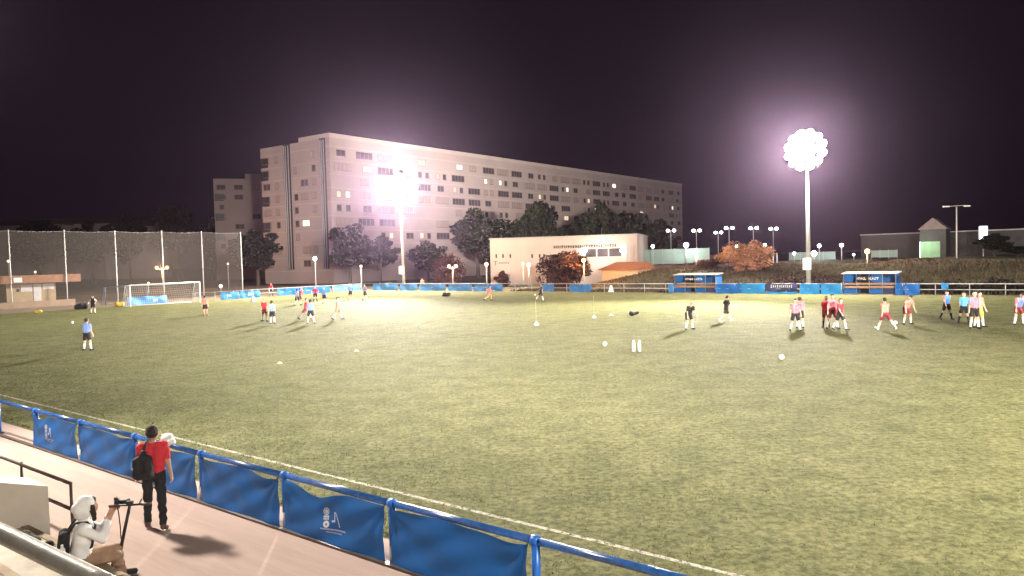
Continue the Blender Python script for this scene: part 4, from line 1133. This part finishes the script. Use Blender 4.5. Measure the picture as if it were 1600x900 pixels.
for px in (935, 953): MB().span((hx_(px) - .06, -.2, hzz(930, 401)), (hx_(px) + .06, -.145, hzz(930, 389))).build('mullion', M_WHITE, h_)
for px in (980, 986, 991): MB().span((hx_(px) - .08, -.15, 2), (hx_(px) + .08, -.01, hzz(985, 384))).build('pilaster', M_GREY, h_)
for px, py in ((918, 391), (974, 391)):
    o = MB().ball((hx_(px), -.5, hzz(px, py)), .30, 10, 7).build('wall_lamp', emit('wall_lamp_white', (1, .97, .9), 22), h_, True)
    MB().tube([(hx_(px), -.02, hzz(px, py) + .3), (hx_(px), -.5, hzz(px, py) + .32)], .04, 6).build('lamp_arm', M_GREY, o)
lamp('wall_lamp_beam', (hx_(945), -2.5, hzz(945, 391)), 500, (1, .95, .85), .3, h_)
MB().tube([(hx_(937), 4, hz), (hx_(937), 4, hz + 1.2)], .05, 6).build('mast', M_GREY, h_)
# tiled roof in front of the hall
q0, q1 = D(932, 422, 104), D(997, 422, 100)
rl = math.hypot(q1[0] - q0[0], q1[1] - q0[1]); tr_ = empty('low_building', (q0[0], q0[1], 0), math.atan2(q1[1] - q0[1], q1[0] - q0[0]))
tag(tr_, 'low building with orange tiled roof in front of the sports hall', 'building')
zt = D(960, 410, 102)[2]; zb = D(960, 422, 102)[2]
MB().span((.6, .3, 0), (rl - .2, 4, zb)).build('wall', mat('low_wall_tan', (.34, .25, .17), .9), tr_)
rf = MB(); rf.add([(-.1, 0, zb), (rl, 0, zb), (rl, 2.5, zt), (1.6, 2.5, zt), (-.1, 5, zb), (rl, 5, zb)], [(0, 1, 2, 3), (5, 4, 3, 2), (4, 0, 3), (1, 5, 2), (0, 4, 5, 1)])
rf.build('roof', mat('orange_tiles', (.26, .10, .05), .85, .25, 3, .4), tr_)

# ------------------------------------------------------------------ trees and shrubs
def leaf_mesh(name, seed, clumps, leaves, size, rx_, rz_, cols, zc, asym=.25):
    rr = np.random.default_rng(seed); V_, F_, I_ = [], [], []
    cs = []
    while len(cs) < clumps:
        p = rr.uniform(-1, 1, 3); d = np.linalg.norm(p)
        if d > 1 or (d < .35 and rr.random() < .6): continue
        cs.append(p * np.array([rx_, rx_, rz_]) * rr.uniform(.75, 1.08))
    for c in cs:
        cr = rr.uniform(.16, .34) * rx_; mi0 = rr.integers(0, len(cols))
        for _ in range(leaves):
            d = rr.normal(size=3); d /= np.linalg.norm(d); p = c + d * cr * rr.uniform(.45, 1.1) ** .6 * np.array([1, 1, .8])
            n_ = d * .6 + rr.normal(size=3) * .6; n_ /= np.linalg.norm(n_); t_ = np.cross(n_, rr.normal(size=3)); t_ /= np.linalg.norm(t_); b_ = np.cross(n_, t_)
            s_ = size * rr.uniform(.6, 1.4); o = len(V_); p = p + np.array([0, 0, zc])
            V_ += [tuple(p - t_ * s_), tuple(p + b_ * s_ * .55), tuple(p + t_ * s_), tuple(p - b_ * s_ * .55)]
            F_.append((o, o + 1, o + 2, o + 3)); I_.append(int(mi0 if rr.random() < .7 else rr.integers(0, len(cols))))
    me = bpy.data.meshes.new(name); me.from_pydata(V_, [], F_)
    for m in cols: me.materials.append(m)
    me.polygons.foreach_set('material_index', I_); me.update(); return me, cs
def trunk_mesh(cs, zc, zbase, r0, seed, m):
    b = MB(); rr = random.Random(seed); fork = Vector((.1, 0, zbase + (zc - zbase) * .45))
    b.tube([(0, 0, zbase - .3), (.05, .03, zbase + .4), tuple(fork)], [r0 * 1.3, r0, r0 * .75], 8)
    for c in cs[:9]:
        e = Vector((c[0], c[1], c[2] + zc)); mid = fork.lerp(e, .5) + Vector((rr.uniform(-.3, .3), rr.uniform(-.3, .3), .2))
        b.tube([fork, mid, e], [r0 * .5, r0 * .28, r0 * .08], 6)
    return b.mesh('trunk', m, True)
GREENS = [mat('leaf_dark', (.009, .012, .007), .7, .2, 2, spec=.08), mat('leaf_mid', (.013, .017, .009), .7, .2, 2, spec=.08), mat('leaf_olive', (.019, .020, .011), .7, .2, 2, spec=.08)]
RUST = [mat('leaf_rust', (.52, .22, .10), .75, .2, 2, spec=.08), mat('leaf_tan', (.62, .30, .15), .75, .2, 2, spec=.08), mat('leaf_brown', (.28, .13, .075), .75, .2, 2, spec=.08)]
REDS = [mat('leaf_redbrown', (.07, .034, .026), .75, .2, 2, spec=.08), mat('leaf_purple', (.05, .024, .024), .75, .2, 2, spec=.08)]
M_BARK = mat('bark', (.06, .045, .035), .9, .3, 4, .5)
TV = {}
for i in range(4):
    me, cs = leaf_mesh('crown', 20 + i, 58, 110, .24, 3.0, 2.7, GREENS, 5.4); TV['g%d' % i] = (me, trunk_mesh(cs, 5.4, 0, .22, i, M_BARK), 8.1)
for i in range(2):
    me, cs = leaf_mesh('crown', 40 + i, 64, 110, .16, 3.0, 2.2, RUST, 2.5); TV['r%d' % i] = (me, trunk_mesh(cs, 2.5, 0, .16, i + 9, M_BARK), 4.8)
    me, cs = leaf_mesh('crown', 50 + i, 58, 100, .18, 3.0, 2.3, REDS, 2.7); TV['p%d' % i] = (me, trunk_mesh(cs, 2.7, 0, .16, i + 14, M_BARK), 5.0)
def tree(px, ptop, Y, wpx, kind, label, zb=None, name='tree', cat='tree', grp='trees in the background'):
    p = D(px, ptop, Y); x, y = p[0], p[1]
    z0 = terrain(x, y) - .05 if zb is None else zb
    me, tm, h0 = TV[kind]; hh = p[2] - z0; sz = hh / h0; sx = (wpx / FPX * Y) / 6.3
    r_ = empty(name, (x, y, z0), rnd.uniform(0, 6.28)); tag(r_, label, cat, grp)
    for nm, m_ in (('trunk', tm), ('crown', me)):
        o = link(bpy.data.objects.new(nm, m_), r_); o.scale = (sx, sx, sz)
    return r_
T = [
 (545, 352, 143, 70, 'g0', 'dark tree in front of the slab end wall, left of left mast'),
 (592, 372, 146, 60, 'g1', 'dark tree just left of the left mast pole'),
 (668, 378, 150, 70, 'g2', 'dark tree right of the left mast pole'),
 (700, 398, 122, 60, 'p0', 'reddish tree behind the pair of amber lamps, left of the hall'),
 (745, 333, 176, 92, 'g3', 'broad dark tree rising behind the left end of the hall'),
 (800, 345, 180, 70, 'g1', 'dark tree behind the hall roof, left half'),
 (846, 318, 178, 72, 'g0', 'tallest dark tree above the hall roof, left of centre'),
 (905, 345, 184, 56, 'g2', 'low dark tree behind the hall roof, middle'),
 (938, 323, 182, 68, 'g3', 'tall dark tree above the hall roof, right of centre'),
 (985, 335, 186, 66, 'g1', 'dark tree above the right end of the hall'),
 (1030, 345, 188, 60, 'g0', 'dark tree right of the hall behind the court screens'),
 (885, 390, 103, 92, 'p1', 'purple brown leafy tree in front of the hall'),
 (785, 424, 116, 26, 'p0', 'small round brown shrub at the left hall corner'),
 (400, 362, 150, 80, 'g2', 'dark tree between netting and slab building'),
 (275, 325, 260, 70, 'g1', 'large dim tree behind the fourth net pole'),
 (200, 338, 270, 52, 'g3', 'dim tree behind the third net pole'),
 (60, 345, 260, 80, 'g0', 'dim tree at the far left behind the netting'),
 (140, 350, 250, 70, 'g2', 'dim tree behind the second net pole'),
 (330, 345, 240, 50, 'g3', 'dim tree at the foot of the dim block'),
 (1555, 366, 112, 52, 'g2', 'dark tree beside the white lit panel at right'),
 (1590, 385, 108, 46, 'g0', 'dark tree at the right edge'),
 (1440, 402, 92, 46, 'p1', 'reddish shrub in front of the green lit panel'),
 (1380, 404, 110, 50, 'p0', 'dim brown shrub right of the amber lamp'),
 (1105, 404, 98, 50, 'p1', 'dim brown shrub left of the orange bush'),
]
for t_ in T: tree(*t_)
tree(1166, 378, 90, 90, 'r0', 'bushy tree with rust orange leaves behind the right banners', grp=None)
def hedge(px0, px1, v, hh, cols, label, seed):
    ua_, ub_ = u_at(px0, v), u_at(px1, v, hi=20.0); r_ = empty('hedge', UV(ua_, v), ANG); tag(r_, label, 'hedge', 'rough hedges behind the far railing')
    rg = np.random.default_rng(seed); V_, F_, I_ = [], [], []; L_h = ub_ - ua_
    for _ in range(int(L_h * 420)):
        x = rg.uniform(0, L_h); top = hh * (.72 + .28 * math.sin(x * 1.3 + seed) * math.sin(x * .47 + 2) + .12 * rg.normal())
        p_ = np.array([x, rg.normal() * .5, rg.random() ** .7 * max(.2, top)]); d = rg.normal(size=3); d /= np.linalg.norm(d); t_ = np.cross(d, rg.normal(size=3)); t_ /= np.linalg.norm(t_); b_ = np.cross(d, t_)
        s_ = rg.uniform(.07, .17); o_ = len(V_); V_ += [tuple(p_ - t_ * s_), tuple(p_ + b_ * s_ * .6), tuple(p_ + t_ * s_), tuple(p_ - b_ * s_ * .6)]; F_.append((o_, o_ + 1, o_ + 2, o_ + 3)); I_.append(int(rg.integers(0, len(cols))))
    me_ = bpy.data.meshes.new('foliage'); me_.from_pydata(V_, [], F_)
    for m_ in cols: me_.materials.append(m_)
    me_.polygons.foreach_set('material_index', I_); me_.update(); link(bpy.data.objects.new('foliage', me_), r_)
    st_ = MB()
    for k_ in range(int(L_h / 1.2)):
        MB().tube([(k_ * 1.2 + .4, 0, -.1), (k_ * 1.2 + .5, .1, hh * .6)], [.04, .015], 5).build('stem', M_BARK, r_)
hedge(1438, 1640, 78.6, 1.35, [GREENS[0], GREENS[1], REDS[1]], 'dark ragged hedge behind the bare railing on the right', 3)
hedge(1203, 1318, 79.2, 1.9, REDS + [GREENS[2]], 'dark brown hedge behind the right mast', 5)
# ground cover on the bank
rr = np.random.default_rng(3); V_, F_, I_ = [], [], []
for _ in range(26000):
    u = rr.uniform(-62, 12); v = 77.5 + rr.random() ** 1.3 * 17; p = UV(u, v); z0 = terrain(p[0], p[1]); hh = rr.uniform(.08, .32) * (1.5 if u > -20 else 1)
    a = rr.uniform(0, 6.28); d = np.array([math.cos(a), math.sin(a)]) * rr.uniform(.03, .09); ln = rr.normal(size=2) * .15; o = len(V_)
    V_ += [(p[0] - d[0], p[1] - d[1], z0 - .05), (p[0] + d[0], p[1] + d[1], z0 - .05), (p[0] + ln[0], p[1] + ln[1], z0 + hh)]
    F_.append((o, o + 1, o + 2)); I_.append(int(rr.integers(0, 3)))
me = bpy.data.meshes.new('bank_grass'); me.from_pydata(V_, [], F_)
for m in (mat('dry_grass', (.085, .066, .032), .9, .2, 3), mat('olive_grass', (.045, .045, .02), .9, .2, 3), REDS[0]): me.materials.append(m)
me.polygons.foreach_set('material_index', I_); me.update()
tag(link(bpy.data.objects.new('bank_grass', me)), 'rough dry grass and ivy covering the bank behind the railing', 'grass', kind='stuff')

# ------------------------------------------------------------------ lamps in the distance
M_BULBW = emit('court_lamp_glass', (.95, 1.0, .98), 14)
M_BULBO = emit('street_lamp_amber', (1.0, .50, .14), 9)
M_BULBY = emit('street_lamp_warm', (1.0, .74, .42), 5)
def twin_lamp(px, py, Y, label):
    p = D(px, py, Y); z0 = terrain(p[0], p[1]); r_ = empty('court_light', (p[0], p[1], z0)); tag(r_, label, 'lamp', 'twin court lights in the distance')
    h = p[2] - z0
    MB().tube([(0, 0, 0), (0, 0, h)], [.11, .07], 8).build('pole', M_GREY, r_, True)
    MB().box((0, 0, h + .03), (1.2, .08, .08)).build('crossarm', M_GREY, r_)
    for s in (-1, 1):
        k_ = MB().box((s * .6, 0, h + .12), (.55, .4, .2)).build('lamp_head', M_GREY, r_)
        MB().ball((s * .6, -.24, h + .08), .30, 10, 7, 0, (1.1, .5, .9)).build('lamp_glass', M_BULBW, k_, True)
for i, (px, py, Y, lb) in enumerate(((1048, 361, 150, 'leftmost of the row of twin court lights'), (1088, 361, 152, 'second twin court light from the left'), (1122, 364, 165, 'lower twin court light, third from the left'),
        (1139, 357, 148, 'fourth twin court light, above the orange bush'), (1177, 357, 150, 'fifth twin court light, right of the orange bush'), (1208, 358, 160, 'rightmost twin court light, left of right mast'))):
    twin_lamp(px, py, Y, lb)
def post_lamp(px, py, Y, m, label, r0=.22, light=None, grp='street lamps in the distance', sep=0.0):
    big = r0 > .5; r0 *= .72
    p = D(px, py, Y); z0 = terrain(p[0], p[1]); r_ = empty('street_lamp', (p[0], p[1], z0)); tag(r_, label, 'lamp', grp); h = p[2] - z0
    MB().tube([(0, 0, 0), (0, 0, h)], [.08, .05], 8).build('pole', M_GREY, r_, True)
    for s in ((-1, 1) if sep else (0,)):
        MB().ball((s * sep, 0, h + .1), r0, 12, 8).build('lamp_globe', m, r_, True)
        MB().tube([(s * sep, 0, h + .05), (s * sep * .2, 0, h - .3)], .03, 6).build('lamp_arm', M_GREY, r_)
    if light: lamp('lamp_light', (0, -.8, h + .3), light[0], light[1], .25, r_)
AMB = (1.0, .48, .14)
post_lamp(253, 419, 150, M_BULBO, 'twin amber street lamp behind the goal netting', .42, (5200, AMB), sep=1.0)
post_lamp(232, 443, 130, M_BULBO, 'small amber lamp low behind the goal', .2)
post_lamp(356, 413, 140, M_BULBY, 'small warm lamp behind the last net pole', .2)
post_lamp(13, 409, 130, M_BULBY, 'small pale lamp at the left edge above the kiosk', .25)
post_lamp(55, 426, 118, M_BULBO, 'small amber lamp above the kiosk roof', .18)
post_lamp(345, 448, 118, M_BULBY, 'low warm globe lamp right of the goal', .36)
post_lamp(492, 405, 122, M_BULBW, 'square white lamp in front of the slab end wall', .42)
post_lamp(564, 417, 120, M_BULBY, 'small warm lamp between the dark trees', .25)
post_lamp(707, 417, 112, M_BULBY, 'twin warm globe lamp left of the sports hall', .32, (2600, (1, .6, .3)), sep=.5)
post_lamp(760, 414, 110, M_BULBY, 'warm globe lamp at the left corner of the hall', .36, (900, (1, .66, .38)))
post_lamp(817, 413, 108, M_BULBY, 'warm globe lamp in front of the hall, left of two', .22)
post_lamp(826, 415, 107, M_BULBY, 'warm globe lamp in front of the hall, right of two', .38, (900, (1, .72, .42)))
post_lamp(912, 408, 99, M_BULBO, 'bright amber lamp beside the purple tree', .36, (2600, AMB))
post_lamp(1088, 402, 99, M_BULBY, 'warm lamp in front of the court screen', .30, (900, (1, .7, .4)))
post_lamp(1355, 394, 96, M_BULBO, 'bright amber lamp above the right dugout', .42, (2600, AMB))
for px, py, Y, r0, lb in ((1020, 386, 117, .34, 'white floodlight on the court screen, left'), (1072, 384, 117, .52, 'bright white floodlight on the court screen, right'), (1151, 385, 118, .28, 'white lamp behind the orange bush top'),
        (1195, 384, 116, .36, 'white lamp right of the orange bush'), (1241, 397, 116, .30, 'white lamp left of right mast pole'), (1272, 397, 115, .55, 'bright white lamp right of right mast pole'),
        (1280, 385, 118, .36, 'white lamp above the green screen, right of mast'), (1315, 384, 114, .36, 'white lamp between mast and amber lamp'), (1334, 399, 114, .2, 'small white lamp left of the amber lamp')):
    post_lamp(px, py, Y, M_BULBW, lb, r0, (650, (.9, 1, .95)) if r0 > .5 else None, grp='white court lamps')

# ------------------------------------------------------------------ court screens, walls and buildings on the right
M_SCREEN = mat('green_court_screen', (.20, .27, .245), .8, .12, .5)
def wallseg(px0, px1, ytop, ybot, Y0, Y1, m, name, label, cat, th=.12, posts=0):
    a = D(px0, ytop, Y0); b = D(px1, ytop, Y1); zb = D((px0 + px1) / 2, ybot, (Y0 + Y1) / 2)[2]
    L = math.hypot(b[0] - a[0], b[1] - a[1]); r_ = empty(name, (a[0], a[1], 0), math.atan2(b[1] - a[1], b[0] - a[0])); tag(r_, label, cat)
    zt_ = (a[2] + b[2]) / 2
    if posts:
        for k_ in range(posts):
            MB().span((L * k_ / posts + .04, 0, zb), (L * (k_ + 1) / posts - .04, th, zt_)).build('panel', m, r_)
        for k_ in range(posts + 1):
            MB().tube([(L * k_ / posts, -.03, zb - .3), (L * k_ / posts, -.03, zt_ + .1)], .04, 6).build('post', M_GREY, r_)
    else:
        MB().span((0, 0, zb), (L, th, zt_)).build('panel', m, r_)
    return r_
wallseg(1000, 1108, 389, 412, 120, 117, M_SCREEN, 'court_screen', 'pale green lit court screen right of the sports hall', 'screen', posts=6)
wallseg(1233, 1305, 394, 406, 122, 119, M_SCREEN, 'court_screen', 'pale green lit court screen behind the right mast', 'screen', posts=4)
wallseg(1362, 1402, 391, 402, 119, 116, M_SCREEN, 'court_screen', 'dim green court screen right of the amber lamp', 'screen', posts=3)
wallseg(1205, 1410, 407, 424, 116, 108, mat('retaining_brick', (.12, .075, .06), .9, .2, 1, .3), 'retaining_wall', 'dark brown retaining wall behind the right mast', 'wall', .3)
wallseg(1000, 1150, 413, 420, 112, 112, mat('retaining_brick', (.12, .075, .06)), 'retaining_wall', 'low brown wall under the left court screen', 'wall', .3)
for px, lb in ((1181, 'first short white post right of the orange bush'), (1189, 'second short white post right of the orange bush'), (1208, 'third short white post right of the orange bush'), (1214, 'fourth short white post, nearest the right mast')):
    o = MB().tube([(0, 0, 0), (0, 0, D(px, 395, 112)[2] - 2.3)], .07, 8).build('fence_post', M_WHITE, None, True); p = D(px, 400, 112); o.location = (p[0], p[1], 2.3)
    tag(o, lb, 'post', 'white posts right of the orange bush')
M_DARKW = mat('dark_hall_wall', (.055, .05, .048), .9, .2, .4)
def blk(px0, px1, ytop, Y0, Y1, dep, m, label, name='building'):
    a = D(px0, ytop, Y0); b = D(px1, ytop, Y1); L = math.hypot(b[0] - a[0], b[1] - a[1])
    r_ = empty(name, (a[0], a[1], 0), math.atan2(b[1] - a[1], b[0] - a[0])); tag(r_, label, 'building')
    MB().span((0, 0, 0), (L, dep, (a[2] + b[2]) / 2)).build('wall', m, r_)
    MB().span((-.1, -.15, (a[2] + b[2]) / 2), (L + .1, dep, (a[2] + b[2]) / 2 + .18)).build('roof_edge', M_GREY, r_)
    return r_, L, (a[2] + b[2]) / 2
r_, L, zt = blk(1345, 1640, 363, 136, 118, 14, M_DARKW, 'long dark hall with flat roof in the right background')
for k_ in range(9): MB().span((L * (.50 + k_ * .055), -.06, zt - 3.4), (L * (.50 + k_ * .055) + 1.1, -.02, zt - 1.0)).build('window', M_PANE, r_)
ga, gb = D(1437, 359, 121), D(1478, 359, 119)
L = math.hypot(gb[0] - ga[0], gb[1] - ga[1]); gz = ga[2]; gt = D(1459, 340, 120)[2]
r_ = empty('gabled_building', (ga[0], ga[1], 0), math.atan2(gb[1] - ga[1], gb[0] - ga[0])); tag(r_, 'dark building with pointed brick gable and green lit door', 'building')
MB().span((0, 0, 0), (L, 8, gz)).build('wall', M_DARKW, r_)
gm = MB(); gm.add([(-.3, -.1, gz), (L + .3, -.1, gz), (L / 2, -.1, gt), (-.3, 8, gz), (L + .3, 8, gz), (L / 2, 8, gt)], [(0, 1, 2), (5, 4, 3), (1, 4, 5, 2), (3, 0, 2, 5), (0, 3, 4, 1)])
gm.build('gable_roof', mat('gable_brick', (.18, .13, .12), .9, .15, 1), r_)
d0 = D(1437, 378, 121)[2]; d1_ = D(1437, 413, 121)[2]
dr = MB().span((.15, -.14, d1_), (L * .78, -.06, d0)).build('door', mat('green_door', (.22, .36, .22), .7, .15, 1), r_)
MB().span((.0, -.2, d1_ + .8), (.12, -.05, d0)).build('light_strip', emit('door_light', (.85, 1, .8), 3.0), r_)
lamp('door_light_beam', (.7, -2.2, d0 + .2), 220, (.85, 1, .8), .2, r_)
# tall double street light
p = D(1495, 415, 100); q_ = D(1495, 323, 100); r_ = empty('street_light', p); tag(r_, 'tall grey twin-arm street light, unlit, in the right background', 'street light'); hh = q_[2] - p[2]
MB().tube([(0, 0, -.6), (0, 0, hh)], [.12, .08], 10).build('pole', M_GREY, r_, True)
MB().tube([(-1.2, 0, hh + .05), (0, 0, hh + .12), (1.2, 0, hh + .15)], .05, 8).build('arm', M_GREY, r_)
for s in (-1, 1): MB().box((s * 1.35, 0, hh + .06), (.75, .3, .16)).build('lamp_head', M_WHITE, r_)
# white lit panel
a = D(1531, 376, 116); b = D(1546, 353, 115.5)
r_ = empty('lit_panel', (a[0], a[1], 0), -.05); tag(r_, 'bright white lit panel beside the dark tree at right', 'sign')
MB().span((0, 0, a[2]), (b[0] - a[0], .2, b[2])).build('panel', emit('lit_panel_white', (.95, .96, 1), 3.0), r_)
MB().tube([((b[0] - a[0]) / 2, .1, 0), ((b[0] - a[0]) / 2, .1, a[2])], .08, 8).build('post', M_GREY, r_)
wallseg(1482, 1600, 412, 416, 99, 90, M_GREY, 'guard_rail', 'grey guard rail along the top of the right bank', 'rail', .08)
o = MB().tube([(0, 0, .0), (0, 0, .22), (0, 0, .42), (0, 0, .5)], [.75, .8, .6, .2], 16).build('planter', M_WHITE, None, True)
p = D(1599, 424, 86); o.location = (p[0], p[1], p[2]); tag(o, 'white rounded object on the bank at the right edge', 'object')

# ------------------------------------------------------------------ haze volume, added to give the lamps their bloom
hb = MB().span((-260, -40, -1.6), (260, 420, 70)).build('haze', [])
hm = bpy.data.materials.new('night_haze'); hm.use_nodes = True
hn = hm.node_tree; hn.nodes.clear()
ho = hn.nodes.new('ShaderNodeOutputMaterial'); pv_ = hn.nodes.new('ShaderNodeVolumePrincipled')
pv_.inputs['Color'].default_value = (.82, .58, .92, 1); pv_.inputs['Density'].default_value = 0.000095; pv_.inputs['Anisotropy'].default_value = 0.9
hn.links.new(pv_.outputs[0], ho.inputs['Volume'])
hb.data.materials.append(hm)
tag(hb, 'thin night haze glowing around the floodlights', 'haze', kind='stuff')
